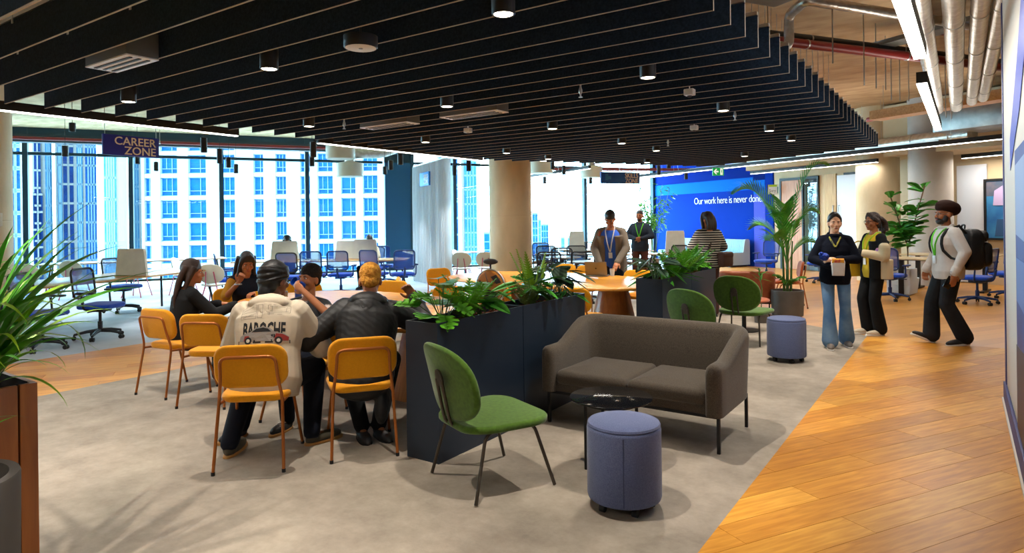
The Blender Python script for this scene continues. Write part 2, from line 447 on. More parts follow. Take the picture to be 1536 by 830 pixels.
# columns
conc = mat('bare_concrete', '#d6c3a2', .8, spec=.25, col2='#b8a483', nscale=2.2, ncon=(.35, .75), bump=.1, bscale=30, stretch=(1, 1, .4))
conc_w = mat('daylit_column', '#b9b3ab', .6, spec=.3, col2='#a8a29a', nscale=2)  # whitish grey: daylight falling on this column is put into its colour
def column(name, x, y, r, m, z1=4.25):
    q = empty(name, (x, y, 0)); tag(q, kind='structure')
    MB().lathe([(r, 0), (r, 1.68), (r - .004, 1.683), (r - .004, 1.687), (r, 1.69), (r, z1)], 48).build('shaft', m, q)
    return q
column('wall_column', -7.68, 11.09, .435, conc)
c_l = column('wall_column', -12.36, 3.55, .45, conc)
p = G(14.9, 10.85); column('wall_column', p.x, p.y, .48, conc)
p = G(14.9, 9.55); column('wall_column', p.x, p.y, .44, conc_w)
sw = MB().box((0, 0, 0), (.012, .14, .2), .004).build('wall_switch', white_wall); sw.location = (-11.915, 3.677, 1.70); sw.rotation_euler = (0, 0, .279)
tag(sw, 'white switch plate on the concrete column at the end of the room', 'switch')

# partition beside the camera with the printed graphic
prt = empty('partition', (.30, 4.0, 0)); prt.name = 'wall_near'; tag(prt, kind='structure')
MB().box((.08, -.5, 2.1), (.16, 6.9, 4.2), .004).build('core', white_wall, prt)
navy = mat('navy_edge', '#13246b', .5); poster_b = mat('graphic_blue', '#1d4796', .5, col2='#2c2c72', nscale=1.1); pale = mat('graphic_white', '#8d9fc4', .5); plum = mat('graphic_plum', '#331b2c', .5)
MB().box((-.003, 2.88, 2.1), (.006, .14, 4.2)).build('edge_strip', navy, prt)
MB().box((-.010, -.5, .08), (.02, 6.9, .16), .003).build('baseboard_strip', navy, prt)
MB().box((-.016, -.5, .012), (.032, 6.9, .024), .003).build('floor_bead', white_wall, prt)
def wallpoly(name, pts, m, off): MB().prism(pts, 0, .002, lambda x, y, z: (-off - z, x - 4.0, y)).build(name, m, prt, 0)
wallpoly('colour_band', [(5.95, 2.12), (5.15, 2.55), (4.1, 3.3), (4.1, 2.75), (5.0, 2.22), (5.95, 1.9)][::-1], mat('graphic_royal', '#1936a8', .5), .003)
wallpoly('picture_panel', [(5.45, .5), (2.0, .5), (2.0, 2.0), (5.45, 2.0)], poster_b, .003)
wallpoly('colour_band', [(5.45, .17), (2.0, .17), (2.0, .95), (5.45, .72)], plum, .006)
wallpoly('picture_panel', [(5.38, 1.45), (4.6, 1.42), (4.6, 1.92), (5.38, 1.9)], pale, .006)
wallpoly('picture_panel', [(5.36, 1.02), (4.7, 1.0), (4.7, 1.3), (5.36, 1.3)], mat('graphic_haze', '#5470b0', .5), .006)

# ------------------------------------------------------------------ window wall
mull = mat('dark_teal_frame', '#12323c', .45, spec=.4)
wglass = glass_mat('window_glass', (.90, .97, 1.0), .03)
TS = [-11.9, -9.4, -6.98, -4.54, -2.1, .24, 2.69, 5.15]
TS2 = [6.07, 7.57, 10.1, 12.78, 15.95]
BW = 21.3
def bay(n, t0, t1):
    w = empty('window_%d' % n, G((t0 + t1) / 2, BW, 0)); tag(w, kind='structure')
    gbox('pane', t0 + .05, t1 - .05, BW, BW + .012, .06, 3.52, wglass, w); gbox('pane', t0 + .05, t1 - .05, BW, BW + .012, 3.60, 3.97, wglass, w)
    gbox('mullion', t0 - .06, t0 + .06, BW - .12, BW + .06, 0, 4.25, mull, w)
    gbox('transom', t0 + .06, t1 - .06, BW - .06, BW + .05, 3.52, 3.60, mull, w); gbox('sill', t0 + .06, t1 - .06, BW - .06, BW + .05, 0, .06, mull, w)
    gbox('head', t0 + .06, t1 - .06, BW - .10, BW + .05, 3.97, 4.25, mull, w)
    gbox('blind_roll', t0 + .06, t1 - .06, BW - .20, BW - .11, 3.84, 3.93, mat('blind_grey', '#8c8f90', .6), w)
n = 1
for L in (TS, TS2):
    for a, c in zip(L, L[1:]): bay(n, a, c); n += 1
gbox('wall_window', 5.15, 6.07, BW - .1, BW + .1, 0, 3.56, mat('dark_blue_panel', '#0f4564', .5, spec=.35), kind='structure')
gbox('wall_window', 5.15, 6.07, BW - .02, BW + .1, 3.56, 4.25, mull, kind='structure')
gbox('trim_1', 15.86, 15.98, BW - .15, BW + .05, 0, 4.25, mull, kind='structure')
# downstand beam and duct band inside the window head
gbox('trim_2', -11.9, 5.0, 18.9, 19.2, 3.62, 3.80, mat('dark_duct', '#26333c', .5), kind='structure')

# ------------------------------------------------------------------ the city beyond the glass
street = MB().box((0, 0, 0), (900, 900, .2)).build('street', mat('street_pale', '#b9bcbc', .9)); street.location = (-150, 120, -60); tag(street, kind='structure')
white_f = mat('pale_facade', '#6c6b6a', .7, spec=.2)
sky_glass = mat('tower_glass', '#032f60', .5, spec=.05, col2='#053b6a', nscale=.35, ncon=(.4, .6))
deep_glass = mat('tower_glass_deep', '#031b43', .5, spec=.05, col2='#052650', nscale=.5)
pale_glass = mat('tower_glass_pale', '#1a4867', .5, spec=.05, col2='#27546f', nscale=.4)
wbar = mat('window_bar', '#3c5a6e', .5)
RC = Matrix.Rotation(YAW, 3, 'Z')                  # facades squarely across the street from the room
def facing(w, px): r = (px - 768) / 978 * w; return RC @ Vector((r, w, 0))
def tower(label, w, x0, x1, z1, wall, depth=18):
    """a tower whose street front lies w metres away; x0, x1 = its extent across, metres"""
    t = empty('tower', RC @ Vector(((x0 + x1) / 2, w, 0)), YAW); tag(t, label, 'building', 'towers across the street')
    MB().box((0, depth / 2 + .9, (z1 - 60) / 2), (x1 - x0 - .1, depth, z1 + 60), .05).build('core', wall, t)
    return t
def colx(w, px): return (px - 768) / 978 * w
# tower with square windows
w = 96.0; cols = [(217, 227), (241, 267), (283, 310), (329, 353), (381, 396), (414, 430), (451, 466), (477, 500), (512, 534), (545, 567)]
X0, X1 = colx(w, 213), colx(w, 572); cxm = (X0 + X1) / 2
tw = tower('white tower with square blue windows in rows behind the desks', w, X0, X1, 32, white_f)
rows = [1.58 + (336 - y) / 978 * w for y in (292, 326, 360, 393.5, 427)]; rows = [rows[0] + 6.62, rows[0] + 3.31] + rows
hh = 2.72
pier = MB(); edge = [X0] + [v for c in cols for v in (colx(w, c[0]), colx(w, c[1]))] + [X1]
for i in range(0, len(edge), 2): pier.box(((edge[i] + edge[i + 1]) / 2 - cxm, .2, -14), (edge[i + 1] - edge[i], .5, 92))
pier.build('pier_front', white_f, tw)
for zt in rows + [rows[-1] - 3.31 * k for k in (1, 2, 3)]:
    MB().box((0, .28, zt - .3), (X1 - X0 - .1, .4, .59)).build('spandrel', white_f, tw)
for ci, c in enumerate(cols):
    wd = colx(w, c[1]) - colx(w, c[0]); xc = (colx(w, c[0]) + colx(w, c[1])) / 2 - cxm
    fm = MB()
    for xx in ((-wd / 2 + .04), (wd / 2 - .04), wd * .12): fm.box((xx, 0, hh / 2), (.09, .1, hh))
    for zz in (.05, hh - .05, hh * .27): fm.box((0, 0, zz), (wd, .1, .09))
    if ci % 2: fm.box((-wd * .2, 0, hh * .6), (.07, .1, hh * .7))
    fme = fm.build('window', wbar, tw, 0); fme.location = (xc, .45, rows[0])
    pn = MB().box((0, .12, hh / 2), (wd, .05, hh)).build('pane', sky_glass, fme, 0)
    for k, zt in enumerate(rows[1:] + [rows[-1] - 3.31]):
        o = fme.copy(); COL.objects.link(o); o.location = (xc, .45, zt)
        q = pn.copy(); COL.objects.link(q); q.parent = o
def strip_tower(label, w, px0, px1, z1, strips, floor_h=3.3, wall=white_f, depth=14):
    """tower with tall glazed strips, its front square to the line of sight: (px0, px1, glass, bars across, top)"""
    az = lambda px: math.atan((px - 768) / 978); ac = az((px0 + px1) / 2); lx = lambda px: w * math.tan(az(px) - ac)
    X0, X1 = lx(px0), lx(px1); cm = 0
    t = empty('tower', RC @ Vector((w * math.sin(ac), w * math.cos(ac), 0)), YAW - ac); tag(t, label, 'building', 'towers across the street')
    MB().box(((X0 + X1) / 2, depth / 2 + .9, (z1 - 60) / 2), (X1 - X0 - .1, depth, z1 + 60), .05).build('core', wall, t)
    for a, c, g, nb, top in strips:
        xa, xc = lx(a), lx(c)
        MB().box(((xa + xc) / 2, .75, (top - 50) / 2), (xc - xa, .3, top + 50)).build('glazing', g, t, 0)
        m = MB()
        for k in range(int((top + 22) / floor_h)): m.box(((xa + xc) / 2, .60, top - k * floor_h - .3), (xc - xa, .12, .38))
        for k in range(1, nb): m.box((xa + (xc - xa) * k / nb, .60, (top - 25) / 2), (.22, .12, top + 25))
        o = m.build('glazing_bar_grid', wbar if g is not deep_glass else white_f, t, 0); o['kind'] = 'stuff'
    return t
strip_tower('blue glass tower with white edge at the column end of the windows', 120, -60, 51, 60, [(-50, 31, sky_glass, 12, 14), (-50, 31, pale_glass, 10, 60)])
strip_tower('white tower with two narrow dark window strips', 150, 47, 80, 62, [(52, 62, deep_glass, 2, 62), (50, 55, deep_glass, 1, 8), (58.5, 64.5, deep_glass, 1, 8), (69, 78, pale_glass, 3, 62)])
strip_tower('tower with two deep blue glass strips beside the sign', 135, 83, 146, 62, [(87, 94, pale_glass, 3, 62), (95.5, 101.5, deep_glass, 1, 62), (105, 111, deep_glass, 1, 62), (116, 125, pale_glass, 3, 62), (129, 146, sky_glass, 4, 62)])
strip_tower('white tower with one wide pale glass strip', 115, 146.5, 192, 62, [(157, 175, pale_glass, 5, 62)])
strip_tower('white tower edge with small square windows', 140, 194, 222, 62, [(199, 209, pale_glass, 3, 62)])
strip_tower('blue glass tower seen beside the hanging curtain', 130, 655, 691, 62, [(660, 687, sky_glass, 6, 62)])
strip_tower('pale tower with a glazed strip beside the round column', 150, 692, 722, 62, [(697, 715, pale_glass, 4, 62)])
strip_tower('low blue tower seen between pale tower and column', 260, 725, 760, -2, [(726, 758, sky_glass, 4, -3)])
strip_tower('stepped blue twin tower in the distance', 300, 797, 812, 6, [(799, 806, sky_glass, 2, 5), (808, 811, pale_glass, 1, 2)])
strip_tower('pale blue distant tower block beside the stepped tower', 345, 811, 823, 0.5, [(812, 822, sky_glass, 3, -.5)])
strip_tower('white distant apartment block above the desks', 320, 838, 862, -6, [(842, 846, pale_glass, 2, -7), (852, 860, pale_glass, 3, -7)])
strip_tower('small blue distant block beside the window mullion', 330, 863, 877, -8, [(864, 876, sky_glass, 3, -9)])
strip_tower('low pale distant block under the skyline', 360, 824, 837, -13, [(826, 835, pale_glass, 2, -14)])
# ------------------------------------------------------------------ ceiling: felt baffles, lamps, services
HB = 2.68
felt = mat('charcoal_felt', '#1a2636', .95, spec=.1, col2='#263548', nscale=70, ncon=(.35, .7), bump=.1, bscale=160)
edge_m = mat('pale_felt_edge', '#a59c90', .8)
alu = mat('aluminium', '#c5c6c4', .35, 1.0)
ORD = 'nearest second third fourth fifth sixth seventh eighth ninth tenth eleventh twelfth thirteenth fourteenth fifteenth sixteenth seventeenth eighteenth nineteenth twentieth'.split()
ORD += ['twenty-' + w for w in 'first second third fourth fifth sixth seventh eighth ninth'.split()] + ['thirtieth'] + ['thirty-' + w for w in 'first second third fourth fifth sixth seventh eighth ninth'.split()] + ['fortieth'] + ['forty-' + w for w in 'first second third fourth fifth'.split()]
for k in range(-7, 36):
    y = 3.457 + .3075 * k
    xl = max(-7.0, -7.0 + (y - 9.6) * .596); xr = min(-1.07, -1.07 - (y - 11.85) * 1.676)
    if xr - xl < .4: break
    o = empty('ceiling_baffle', ((xl + xr) / 2, y, HB))
    tag(o, 'charcoal felt baffle of the slatted ceiling, %s' % ('the one nearest the camera' if k == -7 else ORD[k + 7] + ' counting back from the camera'), 'ceiling baffle', 'felt baffles of the slatted ceiling')
    L = xr - xl
    MB().box((0, 0, .106), (L, .012, .205)).build('felt_blade', felt, o, 0)
    e = MB(); e.box((0, 0, .0025), (L, .011, .004)); e.box((L / 2 + .001, 0, .1), (.003, .011, .2)); e.build('pale_edge', edge_m, o, 0)
    r = MB().box((0, 0, .222), (L, .03, .022)).build('top_rail', alu, o, 0)
    if k < 3:
        for j in range(7):
            MB().box((-L / 2 + L * (j + .5) / 7, -.016, .205), (.02, .006, .05)).build('rail_clip', alu, r, 0)
    for xx in (-L * .35, L * .35):
        MB().cyl((xx, 0, .23), (xx, 0, 1.56), .004, n=6).build('hanger_rod', alu, o, 0)

lens_m = mat('lamp_lens', '#fff4e0', .3, emit=9.0, ecol=(1, .87, .68))
canb = mat('lamp_black', '#0f1012', .5)
def downlight(x, y, label, power=135):
    o = empty('downlight', (x, y, 2.62)); MB().cyl((0, 0, .15), (0, 0, 1.63), .004, n=6).build('stem', canb, o, 0); tag(o, label, 'downlight', 'cylinder downlights between the baffles')
    MB().lathe([(.052, .004), (.056, 0), (.06, .006), (.06, .15), (.02, .155)], 20).build('housing', canb, o)
    MB().lathe([(.0, .002), (.047, .002), (.05, .0045)], 20).build('lens', lens_m, o)
    l = bpy.data.lights.new('lamp', 'SPOT'); l.energy = power; l.spot_size = math.radians(74); l.spot_blend = .5; l.shadow_soft_size = .018; l.color = (1, .91, .80)
    q = bpy.data.objects.new('lamp', l); COL.objects.link(q); q.parent = o; q.location = (0, 0, -.012)
gx, gy = (-1.89, -3.82, -5.75), (.84, 2.69, 4.53, 6.378, 8.22, 9.45)
for i, x in enumerate(gx):
    for j, y in enumerate(gy):
        downlight(x, y, 'black cylinder downlight in %s, %s' % (('the row by the concrete edge', 'the middle row', 'the row by the windows')[i], ('above the camera', 'first one in view', 'second into the depth', 'third into the depth', 'fourth into the depth', 'last into the depth')[j]))
for x, y in ((-4.75, 11.3), (-3.0, 11.3)): downlight(x, y, 'black cylinder downlight at the far end of the slatted ceiling, above the %s' % ('laptop table' if x < -4 else 'striped jumper'))
# air diffusers
diff_w = mat('diffuser_white', '#f6f7f7', .3, spec=.6)
for x, y, L, lab in ((-4.52, 2.073, .56, 'white slot diffuser in a grey box nearest the camera'), (-5.17, 5.148, .72, 'white slot air diffuser deeper in the black ceiling, nearer the windows'), (-4.0, 5.148, .72, 'white slot air diffuser deeper in the black ceiling, right of its twin')):
    o = empty('air_diffuser', (x, y, 2.64)); tag(o, lab, 'air vent', 'slot diffusers in the slatted ceiling')
    MB().box((0, 0, .09), (L, .2, .16), .003).cyl((0, 0, .17), (0, 0, 1.61), .05, n=10).build('plenum_box', mat('plenum_grey', '#5b5c5c', .6), o)
    MB().box((0, 0, .005), (L, .2, .008)).build('face_plate', diff_w, o, 0)
    for k in range(3): MB().box((0, -.055 + .055 * k, -.001), (L * .86, .02, .006)).build('slot', canb, o, 0)
o = empty('ceiling_speaker', (-2.93, 2.69, 2.62)); tag(o, 'round white speaker disc hung under the black baffles', 'speaker')
MB().lathe([(.095, 0), (.1, .006), (.1, .07), (.06, .075)], 28).cyl((0, 0, .07), (0, 0, 1.63), .006, n=6).build('housing', canb, o); MB().lathe([(0, -.002), (.088, -.002), (.092, .001)], 28).build('grille', mat('grille_white', '#f0eeea', .6), o)
MB().lathe([(0, -.008), (.012, -.006), (.014, .002)], 10).build('badge', steel, o)
for i, (x, y) in enumerate(((-2.62, 4.84), (-1.95, 6.99), (-5.55, 4.84), (-3.4, 8.84))):
    o = empty('sprinkler', (x, y, 2.64)); tag(o, 'small chrome sprinkler head poking out %s' % ('of the baffles near the second downlight', 'of the baffles near the concrete edge', 'of the baffles near the windows', 'of the baffles in the depth')[i], 'sprinkler', 'sprinkler heads in the slatted ceiling')
    MB().lathe([(0, -.03), (.018, -.03), (.018, -.027), (.006, -.02), (.008, 0), (.016, .012), (.016, .03), (.008, .06)], 10).build('head', alu, o); MB().cyl((0, 0, .05), (0, 0, 1.61), .008, n=8).build('drop_pipe', alu, o)
for i, (x, y) in enumerate(((-1.9, 5.455), (-4.8, 6.07), (-2.6, 7.608))):
    o = empty('motion_sensor', (x, y, 2.63)); tag(o, 'small boxy %s sensor between baffles %s' % (('white', 'grey', 'white')[i], ('near the bare edge', 'over the far table', 'over the far chairs')[i]), 'sensor', 'sensors in the slatted ceiling')
    MB().box((0, 0, .03), (.085, .07, .055), .008).cyl((0, 0, .05), (0, 0, 1.62), .005, n=6).build('body', diff_w, o); MB().lathe([(0, -.012), (.018, -.008), (.022, 0)], 10).build('eye', canb, o)

# linear lamps
led = mat('led_strip', '#fffaf0', .4, emit=7.0, ecol=(1, .95, .86))
def linear(a, c, label, power, w=.07, h=.085, end_black=0.0, group='linear lamps', col=(1, .94, .86), rods=True, face=.8, up=0.0):
    a, c = Vector(a), Vector(c); d = c - a; L = d.length; mid = (a + c) / 2; rz = math.atan2(d.y, d.x)
    o = empty('linear_lamp', mid, rz); tag(o, label, 'lamp', group)
    MB().box((0, 0, h / 2 + .004), (L, w, h), .003).build('housing', canb, o)
    MB().box((0, 0, 0), (L - .02, w * face, .01)).build('diffuser_strip', led, o, 0)
    if rods:
        for xx in (-L * .4, L * .4): MB().cyl((xx, 0, h), (xx, 0, 4.25 - mid.z), .003, n=6).build('suspension_wire', alu, o, 0)
    l = bpy.data.lights.new('lamp', 'AREA'); l.shape = 'RECTANGLE'; l.size = L; l.size_y = w; l.energy = power; l.color = col
    q = bpy.data.objects.new('lamp', l); COL.objects.link(q); q.parent = o; q.location = (0, 0, -.02)
    if up:
        l2 = l.copy(); l2.energy = power * up; q2 = bpy.data.objects.new('lamp', l2); COL.objects.link(q2); q2.parent = o; q2.location = (0, 0, h + .02); q2.rotation_euler = (PI, 0, 0)  # second light facing up, added to brighten the concrete ceiling
    return o
linear((-7.42, .6, 2.68), (-7.40, 4.75, 2.68), 'long linear lamp in a black rail beside the nearest baffle tips', 26)
linear((-7.24, 5.85, 2.68), (-7.16, 9.45, 2.68), 'linear lamp rail running on past the baffle tips to the curtain', 26)
linear((-.33, 3.2, 3.0), (-.29, 6.95, 3.0), 'bright linear lamp nearest the camera under the wrapped pipes', 28, w=.1, h=.12, face=.98, up=.35)
linear((-.335, 8.25, 3.0), (-.30, 12.95, 3.0), 'bright linear lamp with black end cap beyond its twin under the pipes', 50, w=.1, h=.12, face=.98, up=.35)
linear(G(12.2, 16.9, 2.9), G(12.55, 6.6, 2.9), 'long diagonal linear lamp crossing in front of the beige wall', 80, w=.08, up=.4)
linear(G(14.3, 14.4, 2.86), G(14.3, 10.4, 2.86), 'linear lamp hung before the timber and frosted doors', 45)
linear(G(15.4, 9.15, 2.86), G(15.4, 6.9, 2.86), 'short linear lamp above the framed portrait', 40)
linear((-7.45, 11.6, 2.85), (-5.15, 14.9, 2.85), 'linear lamp row glimpsed behind the stepped baffle ends', 30)
for i, (t, b0, b1, z) in enumerate(((9.5, 15.5, 20, 3.0), (13.5, 16.5, 20.5, 3.0))):
    linear(G(t, b0, z), G(t, b1, z), ('linear lamp over the cafe tables', 'linear lamp over the far desks before the blue wall')[i], 70, col=(.86, .95, 1))
# unseen lamps added behind the camera as ambient fill
for i, (x, y) in enumerate(((-2.2, -1.6), (-5.2, -1.4), (-8.6, .2))): linear((x - 1.1, y, 2.9), (x + 1.1, y, 2.9), 'added fill lamp out of view behind the photographer, %s' % ('by the partition', 'between the other two', 'by the tall planter')[i], 40)

# pipes and ducts
foil = mat('foil_wrap', '#d3d0ca', .3, .85, bump=.35, bscale=26, col2='#b9b4aa', nscale=12)
redp = mat('red_pipe', '#7d1f1c', .4, spec=.5); blackp = mat('black_pipe', '#1a1b1d', .4); galv = mat('galvanised_duct', '#8f918e', .38, .85, col2='#77797a', nscale=5)
def pipe(name, pts, r, m, label, cat='pipe', group=None, collars=0, n=14, rb=.1, cm=None):
    o = empty(name, pts[0]); tag(o, label, cat, group)
    q = [Vector(p) - Vector(pts[0]) for p in pts]
    MB().tube(bend(q, rb) if len(q) > 2 else q, r, n).build('pipe_run', m, o)
    for k in range(collars):
        i = (k + .5) / collars; a, c = q[0], q[-1]; d = (c - a).normalized(); p = a + (c - a) * i
        MB().cyl(p - d * .012, p + d * .012, r * 1.08, n=n).build('band', cm or alu, o)
        if k % 2 == 0: MB().cyl(p + Vector((0, 0, r)), (p.x, p.y, 4.25 - pts[0][2]), .005, n=6).build('hanger_rod', alu, o, 0)
    return o
for i, (x0, x1, y1) in enumerate(((-.26, -.315, 13.5), (-.03, -.05, 13.4), (.16, .16, 12.9), (.33, .30, 12.6))):
    pipe('wrapped_pipe', [(x0, 3.2, 3.42), (x1, y1, 3.42)], .088 if i < 2 else .075, foil, ('foil wrapped pipe hard beside the bright linear lamp', 'foil wrapped pipe second from the lamp', 'foil wrapped pipe third from the lamp', 'foil wrapped pipe nearest the white partition')[i], group='foil wrapped pipes overhead', collars=6)
pipe('fire_pipe', [(-3.1, 6.7, 3.78), (.9, 12.75, 3.78)], .06, redp, 'red fire pipe running from behind the baffles under the concrete ceiling', collars=4)
pipe('drain_pipe', [(-3.1, 6.95, 3.9), (.9, 13.0, 3.9)], .055, blackp, 'black pipe running right above the red fire pipe', collars=4)
pipe('wrapped_pipe', [(-3.4, 5.4, 3.55), (-1.62, 8.05, 3.55), (-1.62, 8.05, 3.92), (-1.35, 7.6, 3.92), (.6, 10.6, 3.92)], .055, foil, 'foil wrapped pipe with a step up beside the baffle ends', group='foil wrapped pipes overhead')
pipe('fire_pipe', [(-2.1, 18.3, 3.35), (1.0, 15.9, 3.35)], .075, redp, 'large red fire pipe at the far end above the portrait wall', collars=3)
pipe('fire_pipe', [(-1.6, 15.6, 3.62), (-.35, 14.4, 3.62)], .05, redp, 'short red pipe end behind the second bright lamp', collars=2)
pipe('air_duct', [(-3.2, 18.4, 3.2), (.2, 16.0, 3.2)], .16, foil, 'round silver duct behind the tips of the far baffles', collars=5)
pipe('fire_pipe', [G(-11.5, 18.5, 3.66), G(5.0, 18.5, 3.66)], .04, redp, 'thin red pipe along the window head over the desks', collars=4)
pipe('fire_pipe', [G(9.5, 19.5, 3.3), G(15.8, 18.0, 3.3)], .05, redp, 'red pipe branch before the blue wall', collars=3)
pipe('air_duct', [(-2.9, 6.3, 3.6), (-2.0, 7.2, 3.6)], .2, galv, 'grey duct end above the baffle corner', collars=1)
o = MB().box((0, 0, 0), (.62, .5, .55), .01).build('duct_box', mat('duct_sheet', '#8b8a82', .5, .3)); o.location = (-1.42, 6.30, 3.9); o.rotation_euler = (0, 0, HB1); tag(o, 'grey sheet metal duct box above the baffle ends', 'duct')
def gthing(name, t0, t1, b0, b1, z0, z1, m, label, cat, bev=0):
    o = gbox(name, t0, t1, b0, b1, z0, z1, m, bev=bev); tag(o, label, cat); return o
gthing('timber_beam', 11.6, 11.95, 5.5, 8.6, 3.45, 3.62, wood_mat('raw_timber', '#a9743a', '#c8965a', .6), 'pale raw timber beam across the ends of the wrapped pipes', 'beam')
gthing('cable_tray', 8.3, 8.6, 4.0, 6.2, 3.92, 3.98, galv, 'dark steel channel hung over the wrapped pipes', 'tray')
gthing('rect_duct', 13.2, 14.2, 5.2, 8.4, 3.25, 3.72, galv, 'rectangular silver duct beyond the timber beam', 'duct', .01)
gthing('bulkhead', 14.6, 15.9, 4.5, 14.9, 3.0, 4.2, beige, 'beige ceiling bulkhead above the doors and columns', 'bulkhead').__setitem__('kind', 'structure')
gthing('cable_tray', 12.75, 12.95, 8.0, 16.5, 2.98, 3.05, alu, 'bright cable tray along the diagonal lamp', 'tray')
for i, (t, b, z, lab) in enumerate(((2.95, 16.8, 3.2, 'large white drum air outlet by the curtain'), (3.35, 17.7, 2.82, 'white drum air outlet behind its larger twin'), (9.0, 17.5, 3.0, 'white drum air outlet over the cafe tables'), (11.2, 18.2, 2.95, 'white drum air outlet before the far windows'))):
    p = G(t, b, z); o = empty('air_outlet', p); tag(o, lab, 'air vent', 'drum air outlets near the windows')
    MB().lathe([(.0, .02), (.34, 0), (.36, .02), (.36, .36), (.1, .42)], 32).build('drum', mat('drum_white', '#c4bda9', .5), o)
    MB().tube(bend([(0, 0, .4), (0, 0, .62), (.9 * B1.x, .9 * B1.y, .66), (1.6 * B1.x, 1.6 * B1.y, .95)], .2), .13, 16).build('flex_hose', foil, o)
# threaded rods hanging bare
for i, (x, y, L) in enumerate(((-1.0, 9.4, 1.0), (-.95, 10.3, .9), (-.9, 11.1, .8), (-.86, 11.5, .9), (-.8, 12.3, .8), (-.72, 13.1, .7), (-1.2, 8.3, .9), (-.2, 13.4, 1.0), (-.12, 13.6, 1.0))):
    o = MB().cyl((0, 0, 0), (0, 0, -L), .008, n=6).build('threaded_rod', alu); o.location = (x, y, 4.25)
    tag(o, 'bare threaded steel rod under the concrete ceiling, %s' % ('beside the first baffle tips', 'second beside the baffle tips', 'third beside the baffle tips', 'fourth beside the baffle tips', 'fifth beside the baffle tips', 'last beside the baffle tips', 'nearest the duct box', 'first above the second bright lamp', 'second above the second bright lamp')[i], 'rod', 'threaded rods hanging from the ceiling')
o = empty('smoke_detector', (-.55, 10.9, 4.25)); tag(o, 'small red and white smoke detector on a conduit under the concrete ceiling', 'smoke detector')
MB().lathe([(0, -.09), (.05, -.085), (.055, -.05), (.03, -.02), (.03, 0)], 16).build('head', diff_w, o); MB().lathe([(.056, -.06), (.058, -.052), (.056, -.045)], 16, cap=False).build('red_ring', redp, o); MB().tube([(.03, .03, -.03), (.5, .75, -.03)], .012).build('conduit', redp, o)
# pendant spots in black cans, hung near the windows (room X, Y, bottom z, height)
CANS = [(-14.13, 5.44, 2.93, 0.2), (-13.45, 5.3, 3.33, 0.16), (-11.08, 6.45, 2.87, 0.26), (-12.63, 7.69, 2.85, 0.3), (-13.87, 8.66, 2.89, 0.24), (-14.64, 9.34, 2.84, 0.22), (-16.11, 7.72, 3.05, 0.22), (-16.26, 8.23, 2.92, 0.22), (-9.4, 7.49, 2.75, 0.27), (-11.47, 9.1, 2.81, 0.22), (-9.2, 9.45, 2.73, 0.22), (-10.8, 10.78, 2.79, 0.22), (-12.0, 11.77, 2.8, 0.2), (-10.87, 13.16, 2.79, 0.26), (-9.63, 12.19, 2.78, 0.26), (-8.76, 14.61, 2.92, 0.28), (-9.02, 15.64, 2.84, 0.25), (-10.51, 17.05, 2.71, 0.22), (-9.82, 18.74, 2.74, 0.2), (-7.25, 18.08, 2.86, 0.28), (-6.27, 16.33, 2.9, 0.28), (-6.94, 19.51, 2.79, 0.3), (-9.76, 6.63, 3.14, 0.1)]
words = ('over the first desks', 'grey and stubby beside the sign', 'nearest the end of the lamp rail', 'longest in its string', 'third of its string', 'last and lowest of its string', 'just under the sign corner', 'second one under the sign', 'first of the string in the window middle', 'second of the string in the window middle', 'first one beside the blue panel', 'second one beside the blue panel', 'lowest one beside the blue panel', 'left of the round column in the curtain gap', 'right beside the round column in the curtain gap', 'over the dark window mullion', 'second one near the dark window mullion', 'small one over the distant towers', 'small one left of the second sign', 'first one before the blue wall', 'second one before the blue wall', 'lowest one before the blue wall', 'tiny boxy one under the baffle tips')
for (x, y, z, hgt), wd in zip(CANS, words):
    o = empty('pendant_spot', (x, y, z)); tag(o, 'black cylinder pendant spot, ' + wd, 'pendant lamp', 'black pendant spots near the windows')
    MB().lathe([(.03, .02), (.05, 0), (.055, .005), (.055, hgt), (.01, hgt + .01)], 16).build('can', canb, o); l = bpy.data.lights.new('lamp', 'SPOT'); l.energy = 170; l.spot_size = math.radians(80); l.spot_blend = .6; l.shadow_soft_size = .04; l.color = (.93, .97, 1); q = bpy.data.objects.new('lamp', l); COL.objects.link(q); q.parent = o; q.location = (0, 0, -.01); MB().lathe([(0, .012), (.029, .012), (.03, .02)], 12).build('lens', lens_m, o); MB().cyl((0, 0, hgt), (0, 0, 4.25 - z), .005, n=6).build('cord', canb, o, 0)
# hanging signs
sign_b = mat('sign_navy', '#1626a4', .5); sign_s = mat('sign_deep_blue', '#1848a8', .5, col2='#2470c6', nscale=1.2); cream = mat('sign_letters', '#f6f0e6', .6)
def hang_sign(loc, rz, w, h, body, label, m, size, sx=1.0, motif=False):
    o = empty('hanging_sign', loc, rz); tag(o, label, 'sign')
    MB().box((0, 0, 0), (w, .05, h), .003).build('board', m, o)
    text_mesh('lettering', body, size, cream, o, (w / 2 - .05, -.028, -.01), (PI / 2, 0, 0), align='RIGHT', sx=sx, bold=.0015, line=.82)
    for xx in (-w * .46, w * .46): MB().cyl((xx, 0, h / 2), (xx, 0, 4.25 - loc[2]), .004, n=6).build('wire', alu, o, 0)
    if motif:
        for a, c in ((-.36, .09), (-.29, 0), (-.36, -.09), (-.36, .18)): MB().box((w * a, -.0275, h * c), (.07, .004, .07)).build('motif_square', mat('sign_sky', '#3f8fc9', .5), o, 0)
hang_sign((-10.28, 4.84, 2.78), PI / 2, .80, .30, 'CAREER\nZONE', 'navy hanging sign reading CAREER ZONE over the desks', sign_b, .168)
hang_sign((-6.09, 13.0, 2.485), HB1, 1.0, .25, 'SKILLS\nZONE', 'blue hanging sign reading SKILLS ZONE with small light squares', sign_s, .145, sx=.85, motif=True)
